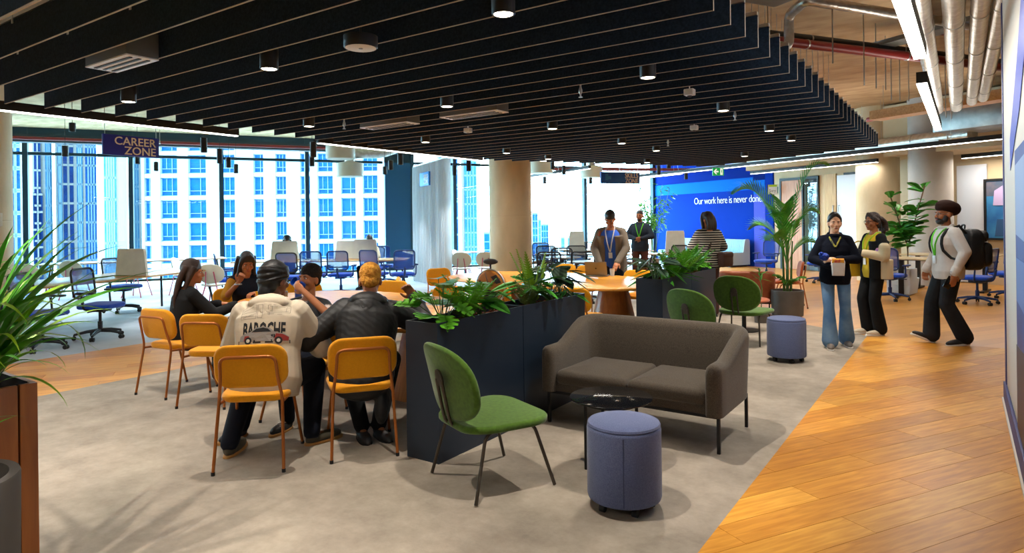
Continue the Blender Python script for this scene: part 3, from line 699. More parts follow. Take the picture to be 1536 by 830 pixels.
hang_sign((-11.08, 12.25, 2.66), HB1 - PI / 2, .75, .34, 'SKILLS\nZONE', 'small bright blue sign in front of the curtain', mat('sign_cyan', '#0f7fd0', .5), .15, sx=.8)
o = empty('exit_sign', (-4.88, 15.98, 2.72), YAW); tag(o, 'green exit sign with white arrow and running figure', 'sign')
MB().box((0, 0, 0), (.27, .05, .19), .003).build('board', mat('exit_green', '#12a648', .4, emit=.35), o)
wp = mat('exit_white', '#f4fff6', .4, emit=.5)
MB().prism([(-.12, 0), (-.06, .065), (-.03, .065), (-.07, .018), (.0, .018), (.0, -.018), (-.07, -.018), (-.03, -.065), (-.06, -.065)][::-1], 0, .004, lambda x, y, z: (x, -.026 - z, y)).build('arrow', wp, o, 0)
MB().box((.075, -.027, 0), (.06, .004, .16)).build('door_mark', wp, o, 0)
MB().prism([(.06, -.06), (.075, -.02), (.065, .02), (.078, .045), (.09, .02), (.085, -.02), (.095, -.06), (.08, -.03)], 0, .003, lambda x, y, z: (x, -.03 - z, y)).build('running_figure', MATS['exit_green'], o, 0)
MB().cyl((0, 0, .095), (0, 0, 1.53), .006, n=6).build('stem', canb, o, 0)
# projecting door sign and framed portrait on the beige wall
o = empty('door_sign', G(15.75, 14.95, 2.45), YAW - .2); tag(o, 'small square sign sticking out beside the timber door', 'sign')
MB().box((0, 0, 0), (.30, .02, .30), .003).build('plate', mat('door_sign_pale', '#cfe0ea', .4), o); MB().box((-.01, -.011, .115), (.24, .003, .06)).build('green_band', mat('lime_print', '#9acb2c', .5), o, 0)
text_mesh('lettering', 'Sory', .13, mat('navy_print', '#1a2a4c', .5), o, (-.12, -.0125, -.04), (PI / 2, 0, 0), ext=.001, sx=.8); MB().box((.13, -.011, -.02), (.03, .003, .2)).build('teal_band', mat('teal_print', '#4f8f9c', .5), o, 0)
MB().box((-.16, .0, 0), (.02, .03, .32)).build('bracket', blackf, o, 0)
o = empty('framed_portrait', G(15.97, 8.45, 1.7)); tag(o, 'black framed portrait of a seated person in a lilac top on the beige wall', 'picture')
def fr(name, b0, b1, z0, z1, d, m): 
    q = MB().box((0, 0, 0), (d, b1 - b0, z1 - z0)).build(name, m, o, 0); p = G(15.97 - d / 2, 8.45 + (b0 + b1) / 2, 1.7 + (z0 + z1) / 2); q.location = p - o.location; q.rotation_euler = (0, 0, HB1)
fr('photo_backing', -.52, .52, -.64, .64, .03, mat('portrait_blue', '#1f5f9a', .4, col2='#3a86b8', nscale=2.5)); fr('frame_side', -.55, -.5, -.67, .67, .05, blackf); fr('frame_side', .5, .55, -.67, .67, .05, blackf); fr('frame_top', -.55, .55, .64, .69, .05, blackf); fr('frame_bottom', -.55, .55, -.69, -.64, .05, blackf)
fr('curtain_print', -.5, .5, .3, .62, .033, mat('portrait_brown', '#6a6570', .5, col2='#4a5a70', nscale=6))
def pr(name, pts, m, d=.036):
    q = MB().prism(pts, 0, .003, lambda x, y, z: (-z, x, y)).build(name, m, o, 0); q.location = G(15.97 - d, 8.45, 1.7) - o.location; q.rotation_euler = (0, 0, HB1)
pr('skirt_print', [(.33, -.6), (.28, -.22), (-.28, -.22), (-.36, -.6)], mat('portrait_navy', '#27507c', .5)); pr('top_print', [(.36, -.25), (.33, .08), (.14, .2), (-.14, .2), (-.33, .08), (-.38, -.25)], mat('portrait_lilac', '#b9a6cc', .5), .038)
pr('hair_print', [(-.13, .08), (-.12, .38), (-.05, .46), (.05, .46), (.12, .38), (.13, .08)], mat('portrait_dark', '#241c1c', .6), .041); pr('face_print', sellipse(.075, .1, 2, 16), mat('portrait_skin', '#b98466', .5), .044)
o.children[-1].location += Vector((0, 0, .34))
# ------------------------------------------------------------------ furniture
yel = mat('mustard_fabric', '#e59c0e', .8, spec=.2, col2='#de950c', nscale=90, bump=.06, bscale=300, sheen=.2)
cop = mat('copper_tube', '#a8622a', .38, .55, spec=.5)
capm = mat('rubber_black', '#151515', .7)
def dining_chair(fab, tube, label, name='dining_chair'):
    o = empty(name, (0, 0, 0)); tag(o, label, 'chair')
    seat = MB().puff(rrect(.45, .43, .10), .425, .475, .022, lambda x, y, z: (x * (1 + .06 * y / .2), y + .02, z - .02 * max(0, -y) + .25 * max(0, abs(x) - .1) ** 2 - .012 * max(0, y - .12) / .09), dome=.012).build('seat', fab, o, 60)
    def bk(x, y, z): # panel: outline in x,y(height); z thickness
        h = y; return (x, -.235 - .16 * (h + .02) - z + .55 * x * x, .665 + h)
    MB().puff(rrect(.46, .285, .095), -.022, .022, .02, bk).build('backrest', fab, o, 60)
    f = MB(); yb = -.262
    f.tube(bend([(-.215, -.30, .012), (-.195, -.225, .46), (-.175, -.262, .60), (-.170, -.292, .735), (.170, -.292, .735), (.175, -.262, .60), (.195, -.225, .46), (.215, -.30, .012)], .05, 5), .0105, 10)
    f.build('back_frame', tube, o, 60)
    for s in (-1, 1):
        MB().tube(bend([(s * .195, -.225, .43), (s * .188, .12, .412), (s * .225, .235, .012)], .05, 5), .0105, 10).build('leg', tube, o, 60)
        for y, x in ((-.30, .215), (.235, .225)): MB().cyl((s * x, y, 0), (s * x, y, .022), .0125, n=10).build('foot_cap', capm, o, 60)
    MB().cyl((-.19, .06, .412), (.19, .06, .412), .009, n=8).build('cross_bar', tube, o, 60)
    return o
D0 = dining_chair(yel, cop, 'mustard chair nearest the camera, under the person in the cream hoodie')
D0.location = (-3.92, 2.66, .004); D0.rotation_euler = (0, 0, face_dir(-.345, .394))
def dc(x, y, dx, dy, label): return copy_tree(D0, (x, y, .004 if -7.09 < x < -1.04 and y < 12.3 else 0), face_dir(dx, dy), label, 'mustard dining chairs')
D0['group'] = 'mustard dining chairs'
dc(-3.52, 3.19, -.3855, .30, 'mustard chair under the person in the black quilted jacket')
dc(-5.52, 3.33, -.44, .80, 'empty mustard chair between the cream hoodie and the long-haired person')
dc(-6.18, 3.33, -.13, .99, 'mustard chair under the long-haired person in black at the end of the row')
dc(-4.44, 3.40, .25, -.97, 'mustard chair facing the camera, mostly hidden behind the cream hoodie')
dc(-6.15, 5.98, .2, -1, 'mustard chair pushed in across the near table, beyond the two seated backs')
dc(-5.05, 5.78, .1, -1, 'mustard chair pushed in across the near table, behind the bleached hair')
dc(-6.9, 5.35, .8, -.5, 'mustard chair pushed in at the window corner of the near table')
dc(-7.12, 4.55, .9, -.25, 'mustard chair under the person facing us in the yellow and navy top')
dc(-6.3, 6.75, .75, .66, 'mustard chair seen from the side at the curtain end of the far table')
dc(-6.95, 8.15, .95, -.3, 'mustard chair at the head of the far table, back towards the curtain')
dc(-4.66, 6.62, .05, 1, 'mustard chair with the round hoop bag hung on its back')
dc(-3.70, 6.75, -.1, 1, 'mustard chair behind the first planter with its back to us at the far table')
dc(-5.75, 9.75, .1, -1, 'mustard chair across the far table, beside the round column')
dc(-5.15, 9.55, .1, -1, 'mustard chair across the far table, left of the laptop')
dc(-4.02, 9.0, .1, -1, 'mustard chair across the far table, right of the laptop')
rust = mat('rust_fabric', '#a4512c', .8, spec=.2, col2='#93461f', nscale=20, sheen=.2)
R0 = dining_chair(rust, cop, 'rust coloured chair with tube frame beyond the rust armchair', 'side_chair'); R0.location = (-2.55, 12.25, 0); R0.rotation_euler = (0, 0, face_dir(-.9, -.3))

oak_top = wood_mat('honey_oak_top', '#cc842c', '#e0a142', .25, 2.2, (1.2, 11, 11)); oak_cone = wood_mat('honey_oak_base', '#a4601f', '#bd7830', .35, 2.4, (9, 9, 1))
def table(x, y, a, b, rz, bases, label):
    o = empty('meeting_table', (x, y, .004), rz); tag(o, label, 'table')
    MB().puff(sellipse(a, b, 2.7, 64), .705, .74, .012, seg=3).build('tabletop', oak_top, o, 50)
    for bx in bases:
        q = MB().lathe([(.34, 0), (.34, .012), (.20, .64), (.19, .705)], 40).build('pedestal', oak_cone, o, 50); q.location = (bx, 0, 0)
    return o
table(-4.95, 4.62, 1.80, .95, math.radians(-8), (-1.0, .88), 'long oak table with rounded ends where five people eat')
table(-4.85, 8.06, 1.77, .95, math.radians(-7), (-1.0, 1.02), 'long oak table with rounded ends holding the open laptop')

# planters
plate = mat('blue_black_steel', '#101c2a', .45, .0, spec=.4, col2='#142231', nscale=.9)
soil = mat('red_brown_bark', '#5a2c18', .95, col2='#7d4426', nscale=40, ncon=(.3, .7), bump=.8, bscale=60)
def planter(x0, x1, y0, y1, label, h=.915):
    o = empty('planter_box', ((x0 + x1) / 2, (y0 + y1) / 2, .004)); tag(o, label, 'planter')
    ym = (y0 + y1) / 2
    for i, (a, c) in enumerate(((y0, ym - .003), (ym + .003, y1))):
        w, d = x1 - x0, c - a; cy = (a + c) / 2 - (y0 + y1) / 2; t = .012
        m = MB(); out = [(-w / 2, -d / 2), (w / 2, -d / 2), (w / 2, d / 2), (-w / 2, d / 2)]; inn = [(-w / 2 + t, -d / 2 + t), (w / 2 - t, -d / 2 + t), (w / 2 - t, d / 2 - t), (-w / 2 + t, d / 2 - t)]
        m.rings([[(px, py, z) for px, py in P_] for P_, z in ((out, 0), (out, h), (inn, h), (inn, h - .12))], cap=True)
        q = m.build('trough', plate, o, 20); q.location = (0, cy, 0)
        s = MB()
        for k in range(90): s.ell((random.uniform(-w / 2 + .03, w / 2 - .03), random.uniform(-d / 2 + .03, d / 2 - .03), h - .052 + random.uniform(0, .02)), (random.uniform(.012, .03), random.uniform(.008, .018), .008), Matrix.Rotation(random.uniform(0, 3), 3, 'Z'), 5, 4)
        s.box((0, 0, h - .06), (w - 2 * t - .002, d - 2 * t - .002, .02)); sq = s.build('bark_mulch', soil, q); sq['kind'] = 'stuff'
    return o
planter(-3.09, -2.81, 3.205, 5.22, 'dark steel trough planter between the near table and the sofa')
planter(-3.01, -2.70, 6.80, 8.68, 'dark steel trough planter beyond the sofa, beside the far table')

# sofa
sofa_m = mat('charcoal_tweed', '#443c34', .95, spec=.12, col2='#585045', nscale=160, ncon=(.35, .65), bump=.12, bscale=420, sheen=.15)
def sofa(name, w, d, label, m, leg, seats, hb=.765, ha=.60, z0=.255, th=.115):
    o = empty(name, (0, 0, .004)); tag(o, label, 'sofa' if seats > 1 else 'armchair')
    # plan centre line of the wrap-around shell: front of one arm, round the back, front of the other; +Y is the way the sitter faces
    c = w / 2 - th / 2; bk = -d / 2 + th / 2; fr_ = d / 2 - .01; r = .13; pts = []
    pts.append((-c, fr_)); 
    for k in range(1, 7): pts.append((-c, fr_ + (bk + r - fr_) * k / 6))
    for k in range(1, 7): a = PI + PI / 2 * k / 6; pts.append((-c + r + r * math.cos(a), bk + r + r * math.sin(a)))
    for k in range(1, 7): pts.append((-c + r + (2 * c - 2 * r) * k / 6, bk))
    for k in range(1, 7): a = -PI / 2 + PI / 2 * k / 6; pts.append((c - r + r * math.cos(a), bk + r + r * math.sin(a)))
    for k in range(1, 7): pts.append((c, bk + r + (fr_ - bk - r) * k / 6))
    N = len(pts); R = []
    for i, (x, y) in enumerate(pts):
        a, b_ = Vector(pts[max(0, i - 1)]), Vector(pts[min(N - 1, i + 1)]); t = (b_ - a).normalized(); nx = Vector((t.y, -t.x))  # outward
        fwd = max(0, min(1, (y - bk) / (fr_ - bk))); e = fwd * fwd * (3 - 2 * fwd); h = hb + (ha - hb) * min(1, e * 1.25)
        h_end = h; q = th / 2; prof = []
        lean = .045 * (1 - e)
        for off, z in ((q, z0), (q, z0 + .2), (q, h - q * 1.0)): prof.append((off, z))
        for k in range(1, 6): an = PI * k / 6; prof.append((q * math.cos(an), h - q + q * 1.1 * math.sin(an)))
        for off, z in ((-q, h - q), (-q - .0, z0 + .25), (-q, z0)): prof.append((off, z))
        R.append([(x + nx.x * (p + lean * (z - z0)), y + nx.y * (p + lean * (z - z0)), z) for p, z in prof])
    # rounded arm fronts
    for end, di in ((0, 1), (-1, 1)):
        base = R[end]; cx = sum(p[0] for p in base) / len(base); zt = max(p[2] for p in base); extra = []
        for s_, yy in ((.93, .016), (.72, .034), (.4, .044)):
            extra.append([(cx + (p[0] - cx) * s_, p[1] + yy, p[2] if p[2] <= z0 + .001 else z0 + (p[2] - z0) * (1 - (1 - s_) * .10)) for p in base])
        R = (extra[::-1] + R) if end == 0 else (R + extra)
    MB().rings(R).build('shell', m, o, 60)
    iw = (w - 2 * th + .015) / seats
    MB().box((0, th / 2 - .01, z0 + .035), (w - 2 * th + .02, d - th - .03, .075), .012).build('seat_base', m, o)
    for k in range(seats):
        cx = -(w - 2 * th + .015) / 2 + iw * (k + .5)
        MB().puff(rrect(iw - .006, d - th + .01, .05), z0 + .055, z0 + .165, .045, lambda x, y, z: (x + cx, y + .055, z), dome=.025).build('seat_cushion', m, o, 60)
    f = MB(); lx, ly = w / 2 - .04, d / 2 - .04
    for a, c_ in (((-lx, -ly), (lx, -ly)), ((lx, -ly), (lx, ly)), ((lx, ly), (-lx, ly)), ((-lx, ly), (-lx, -ly))):
        f.box(((a[0] + c_[0]) / 2, (a[1] + c_[1]) / 2, z0 - .012), (abs(a[0] - c_[0]) + .02, abs(a[1] - c_[1]) + .02, .02))
    f.build('under_frame', leg, o)
    for sx in (-1, 1):
        for sy in (-1, 1): MB().box((sx * lx, sy * ly, (z0 - .02) / 2), (.022, .022, z0 - .02), .002).build('leg', leg, o)
    return o
s1 = sofa('two_seat_sofa', 1.40, .76, 'charcoal two seat sofa with slim black legs beside the planter', sofa_m, blackf, 2)
s1.location = (-2.01, 4.70, .004); s1.rotation_euler = (0, 0, PI)
leather = mat('rust_leather', '#a5542f', .55, spec=.35, col2='#944623', nscale=14)
s2 = sofa('lounge_armchair', .86, .78, 'low rust armchair behind the third green chair', leather, blackf, 1, hb=.70, ha=.60, z0=.2); s2.location = (-3.0, 11.28, .004); s2.rotation_euler = (0, 0, face_dir(-.3, .95))
pinkl = mat('pale_terracotta', '#a9694e', .7, spec=.25)
t = empty('tub_chair', (-4.05, 11.6, 0), 1.2); tag(t, 'round terracotta tub chair behind the second planter', 'armchair')
R = []
for k in range(25):
    a = math.radians(-220 + 260 * k / 24); c_, s_ = math.cos(a), math.sin(a); q = []
    for rr, z in ((.46, .12), (.47, .60), (.455, .68), (.40, .70), (.34, .67), (.32, .40), (.32, .12)): q.append((rr * c_, rr * s_, z))
    R.append(q)
MB().rings(R).build('shell', pinkl, t, 60); MB().lathe([(.0, .12), (.33, .12), (.34, .38), (.30, .43), (0, .44)], 28).build('seat_cushion', pinkl, t, 60)
MB().lathe([(.3, 0), (.3, .12)], 24).build('plinth', blackf, t)
st = empty('low_table', (-2.52, 9.35, .004)); tag(st, 'small rust topped low table beyond the third green chair', 'table')
MB().puff(sellipse(.34, .34, 2, 32), .42, .45, .01, seg=2).build('tabletop', rust, st); MB().cyl((0, 0, .02), (0, 0, .42), .03).build('stem', blackf, st); MB().lathe([(.2, 0), (.2, .015), (.03, .03)], 24).build('foot_plate', blackf, st)

# round black side table
o = empty('side_table', (-1.85, 3.77, .004)); tag(o, 'round black side table before the sofa', 'table')
gloss = mat('gloss_black', '#0c0d10', .12, spec=.5, coat=.4)
MB().puff(sellipse(.262, .262, 2, 48), .440, .450, .004, seg=2).build('tabletop', gloss, o, 30)
for k in range(4): a = PI / 4 + PI / 2 * k; MB().cyl((.17 * math.cos(a), .17 * math.sin(a), 0), (.17 * math.cos(a), .17 * math.sin(a), .44), .011, n=10).build('leg', blackf, o)
MB().lathe([(.160, .41), (.180, .41), (.180, .43), (.160, .43), (.160, .41)], 32, cap=False).build('ring_brace', blackf, o)

# poufs
pm = mat('denim_blue_fabric', '#4a5478', .92, spec=.15, col2='#5f698a', nscale=220, ncon=(.35, .65), bump=.1, bscale=500, sheen=.2)
P0 = empty('pouf', (-1.545, 3.30, .004)); tag(P0, 'denim blue drum pouf on castors nearest the camera', 'pouf', 'denim blue poufs')
r = .203
MB().lathe([(0, .055), (r - .02, .055), (r - .004, .06), (r, .075), (r, .43), (r - .004, .446), (r - .010, .452), (r - .004, .455), (r - .008, .466), (r - .03, .474), (.1, .480), (0, .482)], 56).build('drum', pm, P0, 50)
MB().box((r + .0005, 0, .25), (.003, .006, .36)).build('seam', mat('seam_blue', '#3a4262', .9), P0); P0.children[-1].rotation_euler = (0, 0, -1.15)
MB().lathe([(0, .05), (.18, .05), (.18, .056)], 32).build('base_plate', capm, P0)
for k in range(5):
    a = 2 * PI * k / 5 + .5; q = MB(); q.cyl((.15 * math.cos(a) - .014, .15 * math.sin(a), .022), (.15 * math.cos(a) + .014, .15 * math.sin(a), .022), .022, n=14); q.cyl((.15 * math.cos(a), .15 * math.sin(a), .022), (.15 * math.cos(a), .15 * math.sin(a), .052), .01, n=8); q.build('castor', capm, P0)
copy_tree(P0, (-1.60, 7.62, .004), 1.0, 'denim blue drum pouf in front of the potted palm')

# green lounge chairs
grn = mat('moss_green_fabric', '#3d5a17', .9, spec=.15, col2='#4a6a1e', nscale=40, bump=.06, bscale=300, sheen=.25); brz = mat('bronze_tube', '#4b443c', .4, .6)
def lounge_chair(label):
    o = empty('lounge_chair', (0, 0, 0)); tag(o, label, 'chair', 'green lounge chairs')
    MB().puff(rrect(.60, .56, .17, 6), .385, .43, .02, lambda x, y, z: (x * (1 + .10 * y / .28), y + .02, z + .04 * max(0, y) - .02 + .12 * x * x), dome=.012).build('seat', grn, o, 60)
    MB().puff(sellipse(.30, .225, 2.5, 40), -.02, .02, .018, lambda x, y, z: (x, -.275 - .24 * (y + .1) - z + .75 * x * x, .645 + y)).build('backrest', grn, o, 60)
    for s in (-1, 1):
        MB().tube(bend([(s * .285, -.245, .008), (s * .24, -.15, .375), (s * .24, .17, .385), (s * .29, .285, .008)], .06, 5), .0105, 10).build('leg', brz, o, 60)
    MB().tube(bend([(-.035, -.325, .66), (-.035, -.265, .37), (-.035, -.1, .372)], .07, 5), .010, 10).tube(bend([(.035, -.325, .66), (.035, -.265, .37), (.035, -.1, .372)], .07, 5), .010, 10).build('back_bracket', brz, o, 60)
    q = MB().puff(sellipse(.042, .055, 2.2, 20), -.012, .004, .005, lambda x, y, z: (x, -.318 - .22 * y + z, .665 + y)).build('bracket_disc', brz, o, 60)
    MB().cyl((-.24, -.1, .372), (.24, -.1, .372), .009, n=8).build('cross_bar', brz, o, 60)
    return o
L0 = lounge_chair('moss green lounge chair nearest the camera, beside the first planter'); L0.location = (-2.385, 3.175, .004); L0.rotation_euler = (0, 0, face_dir(.40, .92))
copy_tree(L0, (-2.20, 6.72, .004), face_dir(.35, .94), 'moss green lounge chair directly behind the sofa')
copy_tree(L0, (-2.28, 8.48, .004), face_dir(.12, 1), 'moss green lounge chair beside the far end of the second planter')

# task chairs
tb = mat('royal_blue_fabric', '#1848bc', .85, spec=.2, col2='#133da2', nscale=60, sheen=.2); tf = mat('blue_frame', '#17356f', .5, spec=.4); tfk = mat('black_frame', '#16181c', .5); net = mesh_mat('blue_net', '#1c48ac', .30)
def task_chair(label, frame, base_m, name='task_chair', net=net, seatm=tb):
    o = empty(name, (0, 0, 0)); tag(o, label, 'chair', 'blue task chairs')
    MB().puff(rrect(.50, .48, .12, 6), .43, .495, .028, lambda x, y, z: (x, y + .02, z - .03 * max(0, y - .1)), dome=.012).build('seat', seatm, o, 60)
    def bp(x, h): return (x, -.235 - .12 * h + .45 * x * x, .56 + h)
    fr_ = rrect(.44, .40, .07, 5)
    q = MB().tube([Vector(bp(x, y + .22)) for x, y in fr_], .015, 8, closed=True); q.tube([bp(-.2, .08), bp(.2, .08)], .012, 8); q.build('back_frame', frame, o, 60)
    R = [[bp(-.205 + .41 * i / 8, .03 + .38 * j / 6) for i in range(9)] for j in range(7)]
    MB().rings(R, closed=False, cap=False).build('back_net', net, o, 60)
    MB().tube(bend([(0, -.05, .41), (0, -.24, .42), (0, -.285, .62)], .06), .022, 8).build('spine', frame, o, 60)
    for s in (-1, 1):
        MB().tube(bend([(s * .2, -.02, .42), (s * .28, -.04, .44), (s * .285, -.06, .64)], .05), .014, 8).box((s * .285, .0, .66), (.075, .25, .03), .012).build('armrest', frame, o, 50)
    MB().box((0, 0, .405), (.2, .22, .05), .01).cyl((.1, .02, .40), (.28, .02, .40), .008, n=6).build('mechanism', base_m, o)
    MB().cyl((0, 0, .1), (0, 0, .24), .032, n=14).cyl((0, 0, .24), (0, 0, .40), .02, n=12).build('gas_column', base_m, o, 50)
    for k in range(5):
        a = 2 * PI * k / 5 + .3; c_, s_ = math.cos(a), math.sin(a)
        leg = MB().tube([(0, 0, .115), (.16 * c_, .16 * s_, .105), (.31 * c_, .31 * s_, .075)], [.03, .023, .016], 8).build('base_arm', base_m, o, 60)
        m = MB()
        for d in (-.017, .017): m.cyl((.31 * c_ - s_ * d - s_ * .011, .31 * s_ + c_ * d + c_ * .011, .028), (.31 * c_ - s_ * d + s_ * .011, .31 * s_ + c_ * d - c_ * .011, .028), .028, n=12)
        m.cyl((.31 * c_, .31 * s_, .03), (.31 * c_, .31 * s_, .08), .01, n=6); m.build('castor', capm, leg)
    return o
T0 = task_chair('blue mesh task chair with black base, in full view at the first desk', tfk, tfk); T0.location = (-10.0, 4.26, .0035); T0.rotation_euler = (0, 0, face_dir(.85, .52))
def tc_(x, y, dx, dy, label, src=None): return copy_tree(src or T0, (x, y, .0035 if x < -9.05 else 0), face_dir(dx, dy), label)
tc_(-9.76, 3.46, .8, .6, 'blue mesh task chair half hidden behind the leaves, nearest the tall planter')
tc_(-12.7, 5.81, .8, .45, 'blue mesh task chair across the first desk, beside the white divider')
tc_(-12.9, 3.95, .9, -.3, 'blue mesh task chair across the first desk, behind the leaves')
T1 = task_chair('blue task chair with blue base nearest the curtain in the middle bank', tf, tf); T1.location = (-9.96, 10.26, .0035); T1.rotation_euler = (0, 0, face_dir(-.75, .55))
tc_(-10.6, 10.06, -.2, .95, 'blue task chair second from the curtain in the middle bank', T1)
tc_(-11.06, 9.5, -.55, .82, 'blue task chair in the middle bank, above the bleached hair', T1)
tc_(-11.54, 9.17, -.6, .8, 'blue task chair in the middle bank, between the cap and the bleached hair', T1)
tc_(-11.52, 8.58, -.5, .85, 'blue task chair in the middle bank, right behind the black cap', T0)
tc_(-12.2, 7.6, .5, .85, 'blue task chair by itself beside the white shell chair', T1)
tc_(-12.3, 12.0, -.5, .85, 'blue task chair in front of the dark blue panel', T1)
tc_(-1.12, 14.15, .25, .97, 'blue task chair with blue base at the right-hand desk, behind the yellow tote', T1)
tc_(.22, 14.25, -.9, .3, 'blue task chair right behind the backpack', T1)
tc_(.72, 15.55, -.6, -.8, 'blue task chair by the wall below the portrait', T1)
tc_(.98, 14.5, -.9, .3, 'blue task chair cut off by the white partition', T1)
p = G(13.0, 12.6); tc_(p.x, p.y, -.3, -.95, 'blue task chair beyond the potted palm', T1)
p = G(13.3, 11.2); tc_(p.x, p.y, -.3, -.95, 'blue task chair behind the navy fleece', T1)
greyn = mesh_mat('dark_net', '#23304a', .4); gseat = mat('grey_brown_fabric', '#6e665e', .9)
T2 = task_chair('dark mesh task chair at the far desks, first beyond the round column', tfk, tfk, net=greyn, seatm=gseat); T2.location = (-8.22, 13.3, 0); T2.rotation_euler = (0, 0, face_dir(-.6, .8))
for x, y, dx, dy, lab in ((-7.5, 13.6, -.4, .9, 'dark mesh task chair at the far desks, between column and laptop'), (-8.3, 15.55, .5, -.8, 'dark mesh task chair at the far desks, beyond the white divider'), (-7.2, 15.45, .6, -.8, 'dark mesh task chair at the far desks, beyond the laptop'), (-6.6, 13.7, -.4, .9, 'dark mesh task chair at the far desks, by the man in the grey blazer'), (-5.3, 14.5, -.4, .9, 'dark mesh task chair in front of the standing man in navy'), (-9.3, 14.9, -.4, .9, 'dark mesh task chair at the far desks, close behind the column')): tc_(x, y, dx, dy, lab, T2)

for x, y, dx, dy, lab in ((-6.55, 10.75, -.5, .85, 'dark mesh task chair just beyond the far oak table, next to the round column'), (-5.95, 11.1, -.3, .95, 'dark mesh task chair just beyond the far oak table, second from the column'), (-6.9, 11.9, .6, -.8, 'dark mesh task chair facing us behind the small white table')): tc_(x, y, dx, dy, lab, T2)

# desks
lam = mat('pale_laminate', '#c9b28c', .25, spec=.5); edge_w = wood_mat('ply_edge', '#b98b4f', '#c79d63', .5); lamw = mat('white_laminate', '#d4d6d8', .25, spec=.5)
def desk(a, c, wd, label, top=lam, z=.74, name='work_desk', leg=blackf):
    a, c = Vector((*a, 0)), Vector((*c, 0)); d = c - a; L = d.length; mid = (a + c) / 2
    o = empty(name, (mid.x, mid.y, .0035 if mid.x < -9.05 else 0), math.atan2(d.y, d.x)); tag(o, label, 'desk')
    MB().box((0, 0, z - .004), (L, wd, .008), .002).build('tabletop', top, o); MB().box((0, 0, z - .018), (L, wd, .02)).build('edge_band', edge_w, o)
    for sx in (-1, 1):
        for sy in (-1, 1): MB().tube([(sx * (L / 2 - .22), sy * (wd / 2 - .12), z - .03), (sx * (L / 2 - .1), sy * (wd / 2 - .02), 0)], .02, 8).build('leg', leg, o)
    for sx in (-1, 1): MB().box((sx * (L / 2 - .22), 0, z - .045), (.05, wd - .2, .03)).build('cross_rail', leg, o)
    return o
desk((-10.9, 2.9), (-12.35, 6.9), 1.25, 'long pale desk carrying the white divider, behind the first task chair')
desk((-13.69, 8.78), (-10.51, 10.98), .9, 'long pale desk with three white dividers in the middle bank')
desk((-11.9, 13.2), (-13.3, 14.2), .7, 'desk end before the dark blue panel')
desk((-17.2, 6.1), (-15.6, 9.6), .8, 'window desk behind the white shell chairs', lamw)
desk((-9.0, 14.35), (-6.7, 14.75), .8, 'white desk at the far windows, first beyond the column', lamw)
desk((-9.6, 16.6), (-6.9, 16.3), .8, 'white desk at the far windows, second row beyond the column', lamw)
desk((-6.5, 15.2), (-4.9, 15.6), .7, 'white desk in front of the standing man in navy', lamw)
o = empty('work_desk', (-.55, 14.95, 0), face_dir(.2, 1)); tag(o, 'pale sit-stand desk with black column leg behind the turban', 'desk')
MB().box((0, 0, .745), (1.5, .8, .025), .004).build('tabletop', lam, o); MB().box((.35, 0, .38), (.09, .09, .70), .004).build('leg_column', blackf, o); MB().box((.35, 0, .02), (.08, .7, .035), .004).build('foot', blackf, o); MB().box((-.45, 0, .38), (.09, .09, .70), .004).build('leg_column', blackf, o); MB().box((-.45, 0, .02), (.08, .7, .035), .004).build('foot', blackf, o); MB().box((0, 0, .715), (1.2, .1, .03)).build('under_beam', blackf, o)
o = empty('work_desk', (-.2, 16.6, 0), face_dir(.2, 1)); tag(o, 'second pale desk further back behind the turban', 'desk')
MB().box((0, 0, .745), (1.7, .8, .025), .004).build('tabletop', lam, o)
for sx in (-.6, .6): MB().box((sx, 0, .37), (.08, .08, .72)).build('leg_column', blackf, o); MB().box((sx, 0, .02), (.08, .7, .035)).build('foot', blackf, o)
o = empty('storage_pedestal', (-1.0, 15.3, 0), face_dir(.2, 1)); tag(o, 'white drawer pedestal under the right-hand desk', 'cabinet')
MB().box((0, 0, .27), (.42, .5, .5), .01).build('carcass', cool, o); [MB().box((0, -.255, .12 + .16 * k), (.40, .012, .15), .003).build('drawer', cool, o) for k in range(3)]
# white dividers standing on desks
dv = mat('divider_felt', '#d6d8cc', .9, col2='#cbcdc2', nscale=6)
def divider(x, y, rz, w, h, label, z=.7435):
    o = empty('desk_divider', (x, y, z), rz); tag(o, label, 'screen', 'desk dividers')
    pts = [(-w / 2, 0), (w / 2, 0), (w / 2 * .86, h - .04), (w / 2 * .80, h), (-w / 2 * .80, h), (-w / 2 * .86, h - .04)]
    MB().prism(pts, -.022, .022, lambda x, y, z: (x, z, y)).build('felt_panel', dv, o, 0); MB().box((0, 0, .01), (w * 1.02, .09, .02), .003).build('base_clamp', edge_w, o)
divider(-11.25, 5.28, .35, .62, .46, 'pale felt divider on the first desk by the standing leaves')
divider(-12.82, 9.38, YAW, .66, .44, 'pale felt divider hiding the worker in the blue shirt')
divider(-11.62, 10.22, YAW + .12, .62, .43, 'pale felt divider in the middle of the middle desk')
divider(-11.22, 10.36, YAW - .1, .60, .46, 'pale felt divider in front of the worker in cream')
divider(-8.15, 14.75, .5, .42, .55, 'slim pale divider at the far desks beyond the column')
divider(-5.75, 15.35, .6, .5, .55, 'pale divider in front of the standing man in navy')
